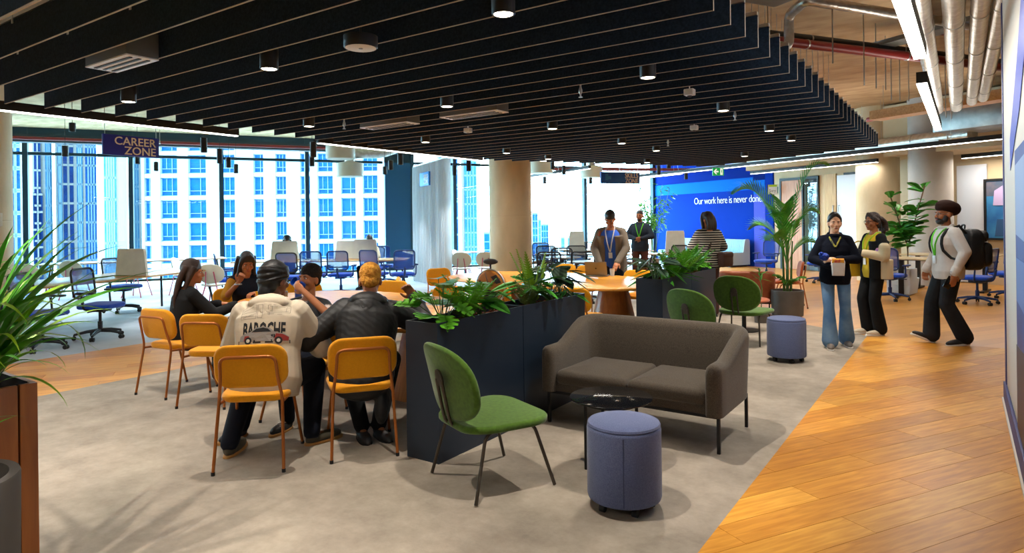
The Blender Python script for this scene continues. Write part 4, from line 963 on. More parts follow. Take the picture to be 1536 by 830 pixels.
# tall white panel-backed cafe chairs
shell = mat('white_shell', '#c9c2ac', .4, spec=.4); pinkt = mat('pink_tube', '#b8506a', .4, .2)
def cafe_chair(label):
    o = empty('cafe_chair', (0, 0, 0)); tag(o, label, 'chair', 'white shell cafe chairs')
    MB().puff(sellipse(.24, .215, 2.6, 32), .43, .455, .01, lambda x, y, z: (x, y, z + .2 * x * x)).build('seat', shell, o, 60)
    MB().puff(sellipse(.245, .185, 2.3, 32), -.012, .012, .01, lambda x, y, z: (x, -.22 - .18 * y - z + .8 * x * x, .66 + y)).build('backrest', shell, o, 60)
    for s in (-1, 1):
        MB().tube(bend([(s * .21, -.26, 0), (s * .10, -.19, .44), (s * .07, -.245, .70)], .05), .011, 8).build('leg', pinkt, o, 60); MB().tube([(s * .21, .22, 0), (s * .13, .12, .435)], .011, 8).build('leg', pinkt, o, 60)
    MB().tube(bend([(-.13, .12, .43), (-.10, -.19, .43), (.10, -.19, .43), (.13, .12, .43)], .04), .009, 8).build('under_frame', pinkt, o, 60)
    return o
C0 = cafe_chair('white shell chair with pink legs between the two long-haired people'); C0.location = (-11.7, 7.0, .0035); C0.rotation_euler = (0, 0, face_dir(-.6, .8))
def cc(x, y, dx, dy, lab): copy_tree(C0, (x, y, .0035 if x < -9.05 else 0), face_dir(dx, dy), lab)
cc(-15.1, 7.2, -.6, .8, 'white shell chair by the window, right of the first divider'); cc(-14.6, 8.0, .7, .6, 'white shell chair by the window, seen from the side'); cc(-15.9, 6.3, -.6, .8, 'white shell chair by the window above the first task chair'); cc(-15.6, 5.4, -.6, .8, 'white shell chair by the window behind the leaves')
cc(-10.75, 13.3, .9, .3, 'white shell chair next to the curtain edge'); cc(-9.95, 12.3, -.5, .85, 'white shell chair with its back to us at the cafe table'); cc(-9.55, 12.75, -.5, .85, 'white shell chair nearest the round column at the cafe table'); cc(-9.9, 14.1, .4, -.9, 'white shell chair across the cafe table by the column')
o = empty('cafe_table', (-9.45, 13.55, 0)); tag(o, 'round white cafe table between curtain and column', 'table'); MB().puff(sellipse(.4, .4, 2, 36), .72, .745, .008, seg=2).build('tabletop', lamw, o); MB().cyl((0, 0, .02), (0, 0, .72), .035).build('stem', blackf, o); MB().lathe([(.26, 0), (.26, .012), (.04, .03)], 28).build('foot_plate', blackf, o)
for x, y, lab in ((-6.25, 11.75, 'small white table beyond the far oak table, right of the column'), (-7.5, 12.9, 'small white table before the far desks, right behind the column')):
    o = empty('cafe_table', (x, y, 0)); tag(o, lab, 'table'); MB().puff(sellipse(.42, .42, 2, 36), .72, .745, .008, seg=2).build('tabletop', lamw, o); MB().cyl((0, 0, .02), (0, 0, .72), .035).build('stem', blackf, o); MB().lathe([(.26, 0), (.26, .012), (.04, .03)], 28).build('foot_plate', blackf, o)
o = empty('cafe_table', (-11.3, 14.1, 0)); tag(o, 'round white cafe table half hidden behind the curtain', 'table'); MB().puff(sellipse(.4, .4, 2, 36), .72, .745, .008, seg=2).build('tabletop', lamw, o); MB().cyl((0, 0, .02), (0, 0, .72), .035).build('stem', blackf, o); MB().lathe([(.26, 0), (.26, .012), (.04, .03)], 28).build('foot_plate', blackf, o)
# curtain on a ceiling track
cur = mat('sheer_curtain', '#c3ccd0', .9, col2='#b4bec4', nscale=3, stretch=(1, 1, .1))
_nt = cur.node_tree; _b = _nt.nodes['Principled BSDF']; _t = _nt.nodes.new('ShaderNodeBsdfTranslucent'); _t.inputs['Color'].default_value = (.8, .84, .86, 1); _x = _nt.nodes.new('ShaderNodeMixShader'); _x.inputs['Fac'].default_value = .45
_nt.links.new(_b.outputs[0], _x.inputs[1]); _nt.links.new(_t.outputs[0], _x.inputs[2]); _nt.links.new(_x.outputs[0], _nt.nodes['Material Output'].inputs['Surface'])
o = empty('curtain', (-9.75, 11.55, 0), math.atan2(-B2.y, -B2.x)); tag(o, 'pleated grey-white curtain hung between the two window stretches', 'curtain')
Lc = 2.75; R = []
for z in (.03, .8, 1.6, 2.4, 3.05): R.append([(-Lc + Lc * i / 220, .085 * math.sin(i * .55 + .8 * math.sin(i * .13)) * (1 - .12 * (z > 3)), z) for i in range(221)])
MB().rings(R, closed=False, cap=False).build('pleated_cloth', cur, o, 80); MB().box((-Lc / 2, 0, 3.075), (Lc + .05, .03, .04)).build('curtain_track', alu, o)
for xx in (-.2, -1.4, -2.6): MB().cyl((xx, 0, 3.09), (xx, 0, 4.25), .005, n=6).build('track_hanger', alu, o, 0)
# pale blue ribbed benches at the blue wall
rib = stripe_mat('ribbed_pale_blue', '#86abbf', '#9fc3d2', 'X', 5.2, .8, .5, bump=.9)
side_g = mat('bench_side', '#9aa9b2', .8)
def bench(t, b, label):
    o = empty('lounge_bench', G(t, b, 0), HB1 + PI / 2); tag(o, label, 'sofa', 'pale blue benches')   # local +Y faces -B1
    w = 1.32; q = MB(); q.box((0, 0, 0), (1, 1, 1)); q.bm.free()
    def extr(poly, x0, x1, nm, m): MB().prism(poly, x0, x1, lambda y, z, x: (x, y, z)).build(nm, m, o, 50)
    extr([(-.30, .10), (.42, .10), (.44, .40), (.42, .45), (-.12, .45), (-.30, .45)][::-1], -w / 2 + .02, w / 2 - .02, 'seat', rib)
    extr([(-.42, .06), (-.16, .44), (-.22, .84), (-.27, .88), (-.36, .88), (-.42, .84)], -w / 2 + .02, w / 2 - .02, 'backrest', rib)
    for s in (-1, 1): extr([(-.42, .06), (.42, .06), (.44, .42), (.40, .46), (-.14, .46), (-.22, .86), (-.27, .89), (-.37, .89), (-.42, .85)][::-1], s * w / 2 - .02, s * w / 2 + .02, 'side_panel', side_g)
    MB().box((0, 0, .03), (w - .1, .7, .06)).build('plinth', blackf, o)
bench(15.45, 16.75, 'pale blue ribbed bench right of the striped jumper'); bench(15.35, 18.95, 'pale blue ribbed bench left of the striped jumper')
# ------------------------------------------------------------------ people
def voxel(mb, name, m, parent, vox, smooth=3, sfac=.5):
    """fuse overlapping shapes into one continuous surface"""
    me = bpy.data.meshes.new('tmp'); mb.bm.to_mesh(me); mb.bm.free()
    o = bpy.data.objects.new('tmp', me); COL.objects.link(o)
    r = o.modifiers.new('r', 'REMESH'); r.mode = 'VOXEL'; r.voxel_size = vox
    s = o.modifiers.new('s', 'SMOOTH'); s.iterations = smooth; s.factor = sfac
    bpy.context.view_layer.update()
    out = bpy.data.meshes.new_from_object(o.evaluated_get(bpy.context.evaluated_depsgraph_get()))
    bpy.data.objects.remove(o); bpy.data.meshes.remove(me)
    out.name = name; out.shade_smooth(); out.materials.clear()
    return link(name, out, m, parent)

SK = {k: mat('skin_' + k, a, .55, spec=.35, col2=b_, nscale=12) for k, a, b_ in (('tan', '#b97a55', '#c4845f'), ('light', '#cf9a78', '#d9a583'), ('deep', '#6d4029', '#764730'), ('brown', '#9a5f3d', '#a56a46'))}
eye_m = mat('eye_dark', '#1a1210', .2, spec=.6); eye_w = mat('eye_white', '#d8d2cb', .3); lip_m = mat('lips', '#9c4f45', .5); lip_d = mat('lips_deep', '#5f3029', .5)
hair_b = mat('black_hair', '#120e0d', .45, spec=.5, col2='#241a17', nscale=30, stretch=(6, 6, 1), bump=.3, bscale=90)
hair_br = mat('dark_brown_hair', '#1d120d', .5, spec=.45, col2='#3a241a', nscale=24, stretch=(6, 6, 1), bump=.4, bscale=60)

def rot_frame(yaw=0, pitch=0, roll=0):
    """yaw to the person's left, pitch nods forward"""
    return Matrix.Rotation(yaw, 3, 'Z') @ Matrix.Rotation(-pitch, 3, 'X') @ Matrix.Rotation(roll, 3, 'Y')
def person(label, loc, rz, P, vox=.008):
    """P: pose and clothes. Local axes: +Y ahead, +X to the right hand, Z up, metres for a 1.70 m body"""
    o = empty('person', loc, rz); tag(o, label, 'person'); k = P.get('k', 1.0)
    v = lambda p: Vector(p) * k
    pel = v(P['pelvis']); lean = P.get('lean', 0); side = P.get('side', 0); tw = P.get('twist', 0)
    F = Matrix.Rotation(tw, 3, 'Z') @ Matrix.Rotation(-lean, 3, 'X') @ Matrix.Rotation(side, 3, 'Y')
    up, fw, rt = F @ Vector((0, 0, 1)), F @ Vector((0, 1, 0)), F @ Vector((1, 0, 0))
    T = lambda x, y, z: pel + (rt * x + fw * y + up * z) * k
    neck = T(0, -.01, .50); sw = P.get('sw', .175) - .022
    sh = [T(-sw, -.01, .432), T(sw, -.01, .432)]
    H = rot_frame(P.get('hyaw', 0), P.get('hpitch', 0), P.get('hroll', 0))
    hc = neck + (up * .06 + H @ Vector((0, .02, .10))) * k
    hp = lambda x, y, z: hc + H @ Vector((x, y, z)) * k
    hips = [T(-.09, 0, -.02), T(.09, 0, -.02)]
    skin = SK[P['skin']]; g = P.get('girth', 1.0)
    ankles, knees, toes = [v(p) for p in P['ankle']], [v(p) for p in P['knee']], [v(p) for p in P['toe']]
    elb, wr = [v(p) for p in P['elbow']], [v(p) for p in P['wrist']]
    hd = P.get('hand', [(0, 0, -1)] * 2); hn = P.get('palm', [(1, 0, 0), (-1, 0, 0)]); curl = P.get('curl', [.35, .35])
    b = MB()
    # head
    e = lambda c, r, yw=0: b.ell(hp(*c), [q * k for q in r], H, 16, 12)
    e((0, -.015, .035), (.074, .094, .092)); e((0, .02, -.02), (.064, .068, .09)); e((0, .045, -.078), (.046, .042, .038)); e((0, .07, -.095), (.024, .022, .02))
    for s in (-1, 1):
        e((s * .074, -.012, -.012), (.013, .024, .032)); e((s * .04, .062, -.03), (.026, .024, .024)); e((s * .031, .074, .022), (.026, .016, .009))
    b.cap(hp(0, .082, .008), hp(0, .104, -.030), .009 * k, .014 * k, 10); e((0, .094, -.033), (.019, .012, .010))
    e((0, .082, -.062), (.026, .015, .014))
    b.cap(neck - up * .05 * k, hp(0, -.012, -.06), .058 * k * (g * .5 + .5), .050 * k, 14)
    # torso and limbs
    def torso(m, gx=0.0, gy=0.0, z0=-.10, z1=.52, belly=0.0):
        prof = [(-.12, .150, .105, 0), (-.02, .168, .118, 0), (.08, .155, .108, belly * .02), (.18, .146, .104, belly * .02), (.30, .160, .115, .0), (.38, .160, .108, -.01), (.435, .122, .088, -.015), (.475, .082, .068, -.015), (.51, .055, .055, -.01), (.53, .048, .05, -.01)]
        R = []
        for z, rx, ry, yo in prof:
            if z < z0 - .001 or z > z1 + .001: continue
            R.append([T(((rx * g + gx) * math.copysign(abs(math.cos(a)) ** .85, math.cos(a))), yo + (ry * g + gy) * math.copysign(abs(math.sin(a)) ** .85, math.sin(a)), z) for a in [2 * PI * i / 24 for i in range(24)]])
        m.rings(R)
    torso(b)
    for i in (0, 1):
        s = -1 if i == 0 else 1
        b.cap(T(s * .05, -.01, .468), sh[i], .042 * k, .052 * k); b.cap(sh[i], elb[i], .047 * k * g, .039 * k * g); b.cap(elb[i], wr[i], .039 * k * g, .026 * k)
        b.cap(hips[i], knees[i], .078 * k * g, .052 * k * g); b.cap(knees[i], ankles[i], .052 * k * g, .036 * k); b.cap(ankles[i] - Vector((0, 0, .02 * k)), (ankles[i] - Vector((0, 0, .04 * k))).lerp(toes[i], .75), .030 * k, .020 * k)
        # hand: palm, four fingers bent towards the palm side, thumb off the side
        d = Vector(hd[i]).normalized(); n = Vector(hn[i]); n = (n - d * n.dot(d)).normalized(); x = d.cross(n) * (1 if i == 0 else -1)   # x: thumb side
        w_ = wr[i]; q = k
        b.cap(w_, w_ + d * .03 * q, .024 * q, .026 * q, 10)
        R3 = Matrix((x, d, n)).transposed()
        b.ell(w_ + d * .055 * q, (.040 * q, .052 * q, .017 * q), R3, 12, 8)
        for j, (off, L) in enumerate(((.030, .075), (.011, .083), (-.009, .077), (-.028, .060))):
            base = w_ + (d * (.095 - .006 * (j == 3)) + x * off) * q; c = curl[i]
            d1 = (d * math.cos(c) + n * math.sin(c)).normalized(); d2 = (d * math.cos(c * 2.3) + n * math.sin(c * 2.3)).normalized()
            m1 = base + d1 * L * .5 * q; b.cap(base - d * .015 * q, m1, .0098 * q, .009 * q, 8); b.cap(m1, m1 + d2 * L * .5 * q, .009 * q, .0075 * q, 8)
        tb0 = w_ + (d * .025 + x * .03) * q; t1 = tb0 + (d * .035 + x * .028 + n * .012) * q; b.cap(tb0, t1, .013 * q, .011 * q, 8); b.cap(t1, t1 + (d * .03 + x * .006 + n * .014) * q, .011 * q, .009 * q, 8)
    body = voxel(b, 'body', skin, o, vox * .8, 3, .45)
    # face
    if P.get('face', True):
        for s in (-1, 1):
            ew = MB().ell(hp(s * .031, .0775, .004), (.0125 * k, .008 * k, .0055 * k), H, 12, 8).build('eye', eye_w, o); MB().ell(hp(s * .031, .0835, .004), (.0062 * k, .004 * k, .0056 * k), H, 10, 6).build('iris', eye_m, ew)
            MB().tube([hp(s * .014, .090, .019), hp(s * .032, .088, .025), hp(s * .050, .075, .020)], [.003 * k, .004 * k, .002 * k], 6).build('eyebrow', hair_b, o)
        MB().ell(hp(0, .0945, -.058), (.022 * k, .006 * k, .0045 * k), H, 10, 6).ell(hp(0, .0935, -.066), (.019 * k, .007 * k, .0055 * k), H, 10, 6).build('mouth', lip_d if P['skin'] == 'deep' else lip_m, o)
    # clothes
    def limb(m, a, c, e_, ra, rb, rc): m.cap(a, c, ra * k, rb * k, 14); m.cap(c, e_, rb * k, rc * k, 14)
    def top(name, m, gx=.02, sl=1.0, loose=.016, z0=-.12, z1=.50, cuff=None, belly=0.0, smooth=3, hood=None, collar=False, par=o):
        q = MB(); torso(q, gx, gx, z0, z1, belly)
        for i in (0, 1):
            s = -1 if i == 0 else 1; q.cap(T(s * .045, -.01, .465), sh[i], (.038 + loose) * k, (.050 + loose) * k, 14)
            if sl >= 1:
                end = wr[i] + (elb[i] - wr[i]).normalized() * .012 * k
                limb(q, sh[i], elb[i], end, (.050 + loose) * g, (.044 + loose) * g, .032 + loose * .7)
                if cuff: q.cap(end + (elb[i] - end).normalized() * .05 * k, end, (.036 + loose * 1.1) * k, (.034 + loose) * k, 14)
            elif sl > 0: q.cap(sh[i], sh[i].lerp(elb[i], sl), (.052 + loose) * g * k, (.050 + loose) * g * k, 14)
        if collar: q.tube([T(.075 * math.cos(a), -.005 + .07 * math.sin(a), .50 + .02 * (math.sin(a) < 0)) for a in [2 * PI * j / 16 for j in range(16)]], .022 * k, 8, closed=True)
        if hood == 'down':
            hq = MB(); hq.ell(T(0, -.105, .478), (.128 * k, .060 * k, .055 * k), F, 20, 12); hq.ell(T(0, -.135, .435), (.085 * k, .035 * k, .055 * k), F, 16, 10); hq.ell(T(0, -.06, .505), (.118 * k, .085 * k, .05 * k), F, 18, 10)
            for s in (-1, 1): hq.cap(T(s * .105, -.09, .48), T(s * .015, -.150, .405), .032 * k, .022 * k)
            q.ell(T(0, -.085, .475), (.12 * k, .075 * k, .06 * k), F, 16, 10); q.ell(T(0, -.12, .44), (.105 * k, .05 * k, .075 * k), F, 14, 10); q.cap(T(-.10, -.07, .47), T(0, -.14, .39), .045 * k, .035 * k); q.cap(T(.10, -.07, .47), T(0, -.14, .39), .045 * k, .035 * k)
            for s in (-1, 1): q.cap(T(s * .10, -.05, .50), T(s * .06, .075, .44), .035 * k, .022 * k)
        g_ = voxel(q, name, m, par, vox, smooth, .5)
        if hood == 'down': voxel(hq, 'hood', m, g_, vox, 3, .5)
        return g_
    def trousers(name, m, loose=.014, flare=0.0, par=o):
        q = MB(); torso(q, .014, .016, -.12, .085)
        for i in (0, 1):
            an = ankles[i] + (knees[i] - ankles[i]).normalized() * .0 * k
            q.cap(hips[i], knees[i], (.086 + loose * .6) * g * k, (.058 + loose) * g * k, 16); q.cap(knees[i], an, (.058 + loose) * g * k, (.046 + loose + flare) * k, 16)
        return voxel(q, name, m, par, vox, 3, .5)
    def shoes(m, sole, h=.06):
        for i in (0, 1):
            a, t = ankles[i] - Vector((0, 0, .043 * k)), toes[i]; d = (t - a); L = d.length; d.normalize(); u = Vector(P.get('sole_up', [(0, 0, 1)] * 2)[i]).normalized(); u = (u - d * u.dot(d)).normalized(); x = d.cross(u); R3 = Matrix((x, d, u)).transposed()
            c = a + d * (L * .45)
            q = MB(); q.ell(c + d * .02 * k - u * .012 * k, (.046 * k, (L / 2 + .065 * k), .040 * k), R3, 16, 10); q.cap(a + u * .055 * k, a - u * .0 * k, .043 * k, .044 * k)
            s_ = voxel(q, 'shoe', m, o, vox, 2, .5)
            MB().puff([(px * .95, py) for px, py in sellipse(.048 * k, L / 2 + .07 * k, 2.6, 24)], -.052 * k, -.026 * k, .006, lambda px, py, pz: tuple(c + d * (.02 * k + py) + x * px + u * pz)).build('sole', sole, s_)
            if P.get('laces'):
                lm = MB()
                for j in range(4): lm.tube([c + d * (.0 + .022 * j) * k + x * .026 * k + u * (.028 - .004 * j) * k, c + d * (.012 + .022 * j) * k + u * (.036 - .005 * j) * k, c + d * (.0 + .022 * j) * k - x * .026 * k + u * (.028 - .004 * j) * k], .0035, 5)
                lm.build('shoelace', P['laces'], s_)
    return dict(o=o, T=T, hp=hp, H=H, k=k, F=F, neck=neck, sh=sh, elb=elb, wr=wr, hips=hips, top=top, trousers=trousers, shoes=shoes, up=up, fw=fw, rt=rt, vox=vox, body=body, hc=hc, g=g, torso=torso)
def on_cloth(f, garment, pts, off=.006):
    """lay points given as (right, up) on the front of a garment"""
    from mathutils.bvhtree import BVHTree
    bm = bmesh.new(); bm.from_mesh(garment.data); tree = BVHTree.FromBMesh(bm); out = []
    for x, z in pts:
        h = tree.ray_cast(f['T'](x, .6, z), -f['fw']); out.append(h[0] + f['fw'] * off if h[0] is not None else f['T'](x, .06, z))
    bm.free(); return out
def lanyard(f, m, card, garment, z=.14, name='lanyard', spread=.075, w=.010):
    T, k = f['T'], f['k']; up = [(-spread * (1 - i / 7) - .006, .47 - (.47 - z) * i / 7) for i in range(8)]
    L = on_cloth(f, garment, up); R = on_cloth(f, garment, [(-x, zz) for x, zz in up])
    pts = [T(-spread, -.06, .505), T(-spread - .005, .0, .51)] + L + R[::-1] + [T(spread + .005, .0, .51), T(spread, -.06, .505)]
    q = MB().tube(pts, w * k, 6).build(name, m, f['o'])
    if card: MB().box(L[-1] - f['up'] * .055 * k + f['fw'] * .012, (.058 * k, .006, .09 * k), .002, R=f['F']).build('badge_card', card, q)
def glasses(f, m):
    hp, k = f['hp'], f['k']; q = MB()
    for s in (-1, 1):
        q.tube([hp(s * .033 + .021 * math.cos(a), .098 - .008 * abs(math.cos(a)), .002 + .017 * math.sin(a)) for a in [2 * PI * j / 14 for j in range(14)]], .0022, 5, closed=True); q.tube([hp(s * .055, .09, .008), hp(s * .076, .0, .006)], .002, 5)
    q.tube([hp(-.012, .1, .006), hp(.012, .1, .006)], .002, 5); q.build('spectacles', m, f['o'])
def strands(f, paths, r0, r1, name, m, extra=None, smooth=3):
    """hair mass from a cap and thick locks"""
    hp, k = f['hp'], f['k']; q = MB()
    if extra: extra(q)
    for p in paths:
        pts = bend([hp(*c) if isinstance(c, tuple) else c for c in p], .05, 3); n = len(pts)
        q.tube(pts, [(r0 + (r1 - r0) * i / (n - 1)) * k for i in range(n)], 8)
    return voxel(q, name, m, f['o'], f['vox'], smooth, .5)
def cap_hair(f, front=.03, low=-.03, gr=.012):
    def fn(q):
        hp, H, k = f['hp'], f['H'], f['k']
        q.ell(hp(0, -.024, .046), ((.074 + gr) * k, (.090 + gr) * k, (.088 + gr) * k), H, 20, 14); q.ell(hp(0, -.055, low), ((.066 + gr) * k, .058 * k, .075 * k), H, 16, 12)
    return fn

black_f = mat('black_fabric', '#111214', .85, spec=.2, bump=.5, bscale=9); navy_f = mat('navy_fleece', '#10131d', .95, spec=.1, bump=.45, bscale=10)
navy_t = mat('navy_trouser', '#131824', .85, spec=.2, bump=.4, bscale=9); white_sole = mat('white_sole', '#cfcac2', .6); gum = mat('gum_sole', '#a87a3f', .7); dark_shoe = mat('dark_shoe', '#16171a', .6); olive_shoe = mat('olive_shoe', '#4a4334', .8); card_m = mat('badge_white', '#d9dee2', .4)
def sit(dx=.11, ky=.42, kz=.46, ay=.40, **kw):
    P = dict(pelvis=(0, -.02, .515), knee=[(-dx - .02, ky, kz + .04), (dx + .02, ky, kz + .04)], ankle=[(-dx, ay, .09), (dx, ay, .09)], toe=[(-dx - .01, ay + .15, .045), (dx + .01, ay + .15, .045)]); P.update(kw); return P

# 1 cream hoodie with the printed back, seated on the nearest chair
hood_m = mat('cream_hoodie', '#c9bda9', .9, spec=.15, bump=.55, bscale=7, col2='#bfb29c', nscale=3)
hd1 = face_dir(-.345, .394)
f = person('person in a cream hoodie with a printed back and a black wrapped cap', (-3.945, 2.73, 0), hd1, sit(dx=.16, ky=.40, ay=.20, skin='deep', girth=1.16, lean=.36, k=1.03, sw=.195, hyaw=-.45, hpitch=.10, face=True,
    ankle=[(-.24, -.02, .09), (.26, .14, .09)], toe=[(-.22, .14, .05), (.38, .24, .05)], knee=[(-.20, .36, .49), (.24, .38, .49)], elbow=[(-.30, .26, .66), (.31, .24, .66)], wrist=[(-.10, .44, .80), (.12, .44, .80)], hand=[(.4, .6, .3), (-.4, .6, .3)], curl=[.7, .7]), .0075)
hoodie = f['top']('hoodie', hood_m, gx=.038, loose=.028, hood='down', cuff=True, z0=-.12)
f['trousers']('trousers', navy_t, .012); f['shoes'](olive_shoe, gum)
q = MB(); hp, H, k = f['hp'], f['H'], f['k']
q.ell(hp(0, -.02, .045), (.092 * k, .112 * k, .104 * k), H, 22, 14); q.ell(hp(0, -.07, -.02), (.075 * k, .06 * k, .075 * k), H, 16, 12); q.ell(hp(0, -.10, -.075), (.05 * k, .04 * k, .06 * k), H, 12, 8)
wrapm = mat('black_satin', '#0e0e10', .55, spec=.4, bump=.9, bscale=9)
for zz, tt in ((.02, .5), (.05, .35), (.08, .2), (.045, -.4), (.075, -.25)): q.tube([hp((.092 - .25 * max(0, zz - .045) * 1) * math.cos(a), -.022 + .113 * math.sin(a) * (1 - 1.6 * max(0, zz - .05)), zz + tt * .06 * math.sin(a) + .012 * math.cos(a)) for a in [2 * PI * j / 24 for j in range(24)]], .0085 * k, 6, closed=True)
dur = voxel(q, 'wrapped_cap', wrapm, f['o'], .0075, 2, .4); MB().tube([hp(.093 * math.cos(a), -.02 + .112 * math.sin(a), .015 + .02 * math.sin(a)) for a in [2 * PI * j / 28 for j in range(28)]], .006 * k, 8, closed=True).build('cap_band', wrapm, dur)
# flat print on the back, laid onto the cloth
def on_back(name, poly_or_mesh, m, off):
    T = f['T']; g_ = poly_or_mesh
    bm = bmesh.new()
    if isinstance(g_, list):
        for poly in g_: bm.faces.new([bm.verts.new((x, y, 0)) for x, y in poly])
    else: bm.from_mesh(g_)
    bmesh.ops.triangulate(bm, faces=bm.faces[:])
    bmesh.ops.subdivide_edges(bm, edges=[e for e in bm.edges if e.calc_length() > .03], cuts=2, use_grid_fill=True); bmesh.ops.triangulate(bm, faces=bm.faces[:])
    from mathutils.bvhtree import BVHTree
    tree = BACK_TREE; fw_ = f['fw']
    for v_ in bm.verts:
        p = T(v_.co.x, -.45, v_.co.y); hit = tree.ray_cast(p, fw_)
        v_.co = (hit[0] - fw_ * off) if hit[0] is not None else T(v_.co.x, -.2, v_.co.y)
    me = bpy.data.meshes.new(name); bm.to_mesh(me); bm.free()
    return link(name, me, m, hoodie)
from mathutils.bvhtree import BVHTree
bmh = bmesh.new(); bmh.from_mesh(hoodie.data); BACK_TREE = BVHTree.FromBMesh(bmh)
ink = mat('print_ink', '#15161a', .8); sil = mat('print_silver', '#8f8c8a', .7); redi = mat('print_red', '#8a231c', .7); greyi = mat('print_grey', '#6f6c66', .8); wht = mat('print_white', '#d0cbc2', .8)
cu = bpy.data.curves.new('w', 'FONT'); cu.body = 'BAROCHE'; cu.size = .118; cu.align_x = 'CENTER'; cu.offset = .0042; cu.resolution_u = 2; cu.fill_mode = 'FRONT'
to = bpy.data.objects.new('w', cu); COL.objects.link(to); bpy.context.view_layer.update(); tm = bpy.data.meshes.new_from_object(to.evaluated_get(bpy.context.evaluated_depsgraph_get())); bpy.data.objects.remove(to)
for v_ in tm.vertices: v_.co.x *= .50; v_.co.y = v_.co.y * 1.15 + .238; v_.co.z = 0
on_back('back_lettering', tm, ink, .002)
cy = .236
car = [(-.155, -.02), (-.15, .012), (-.12, .028), (-.085, .036), (-.05, .062), (0, .070), (.035, .062), (.075, .034), (.13, .024), (.158, .006), (.16, -.018), (.12, -.026), (-.11, -.026)]
on_back('car_shadow_print', [[(-.165, cy - .036), (.165, cy - .036), (.165, cy - .015), (-.165, cy - .015)]], ink, .003)
on_back('car_body_print', [[(x, y + cy) for x, y in car]], sil, .004)
on_back('car_wing_print', [[(.07, cy - .024), (.155, cy - .02), (.158, cy + .004), (.12, cy + .022), (.08, cy + .024)], [(-.125, cy - .02), (-.085, cy - .02), (-.09, cy + .012), (-.12, cy + .012)]], redi, .005)
on_back('car_window_print', [[(-.075, cy + .034), (-.045, cy + .056), (0, cy + .062), (.03, cy + .055), (.05, cy + .036)]], ink, .005)
for xc in (-.095, .098): wq = on_back('car_wheel_print', [[(xc + .024 * math.cos(a), cy - .02 + .024 * math.sin(a)) for a in [2 * PI * j / 14 for j in range(14)]]], ink, .006); on_back('car_hub_print', [[(xc + .012 * math.cos(a), cy - .02 + .012 * math.sin(a)) for a in [2 * PI * j / 10 for j in range(10)]]], wht, .007)
def line(a, c, w_=.0022): d = (Vector(c) - Vector(a)).normalized(); n = Vector((-d.y, d.x)) * w_ / 2; a, c = Vector(a), Vector(c); return [tuple(a - n), tuple(c - n), tuple(c + n), tuple(a + n)]
L_ = []
for pl in ([(-.155, .235), (-.155, .305), (-.115, .335), (-.055, .33), (-.055, .235), (-.155, .235)], [(-.155, .275), (-.055, .285)], [(-.145, .29), (-.075, .318)], [(-.155, .255), (-.07, .255)], [(-.14, .245), (-.06, .27)], [(.02, .275), (.02, .325), (.15, .33), (.155, .275), (.02, .275)], [(.03, .315), (.145, .315)], [(.03, .285), (.145, .285)], [(.045, .32), (.045, .28)], [(.13, .32), (.13, .28)], [(.015, .265), (.06, .265)], [(.03, .255), (.03, .275)], [(-.045, .24), (-.045, .33), (-.015, .33), (-.015, .24), (-.045, .24)], [(.08, .262), (.11, .262)]):
    pl = [(x, y + .125) for x, y in pl]
    for a, c in zip(pl, pl[1:]): L_.append(line(a, c))
on_back('blueprint_lines', L_, greyi, .002)
bmh.free()

# 2 black quilted jacket, bleached hair
quilt = stripe_mat('quilted_black', '#0b0c0e', '#0e0f11', 'DIAGONAL', 10, .6, .5, bump=.09, wob=5.0)
bleach = mat('bleached_curls', '#a8691a', .8, spec=.3, col2='#d69a3a', nscale=40, bump=1.0, bscale=55)
f = person('person in a black quilted hooded jacket with short bleached hair', (-3.555, 3.24, 0), face_dir(-.36, .40), sit(skin='brown', girth=1.10, lean=.42, k=1.02, sw=.19, side=.08, hyaw=.05, hpitch=.2,
    ankle=[(-.02, .10, .09), (.10, .12, .09)], toe=[(.02, -.02, .035), (.16, -.0, .035)], knee=[(-.16, .40, .50), (.18, .40, .50)], elbow=[(-.38, .06, .72), (.46, .34, .74)], wrist=[(-.20, .30, .80), (.36, .48, .95)], hand=[(.3, .9, .1), (-.5, .2, .8)], palm=[(0, 0, -1), (-.3, -.8, .2)], curl=[.5, .8]), .0075)
f['top']('quilted_jacket', quilt, gx=.045, loose=.030, hood='down', cuff=True, z0=-.12); f['trousers']('trousers', black_f, .010); f['shoes'](dark_shoe, capm)
q = MB(); q.ell(f['T'](.0, -.03, -.10), (.21, .15, .12), f['F'], 16, 10); q.ell(f['T'](.16, .05, -.20), (.06, .12, .16), f['F'], 12, 8); voxel(q, 'jacket_hem', quilt, f['o'], .0075)
strands(f, [], .01, .01, 'cropped_hair', bleach, lambda q: (q.ell(f['hp'](0, -.022, .052), (.083, .1, .085), f['H'], 24, 16), q.ell(f['hp'](0, -.06, -.005), (.072, .05, .06), f['H'], 16, 12)), 1)

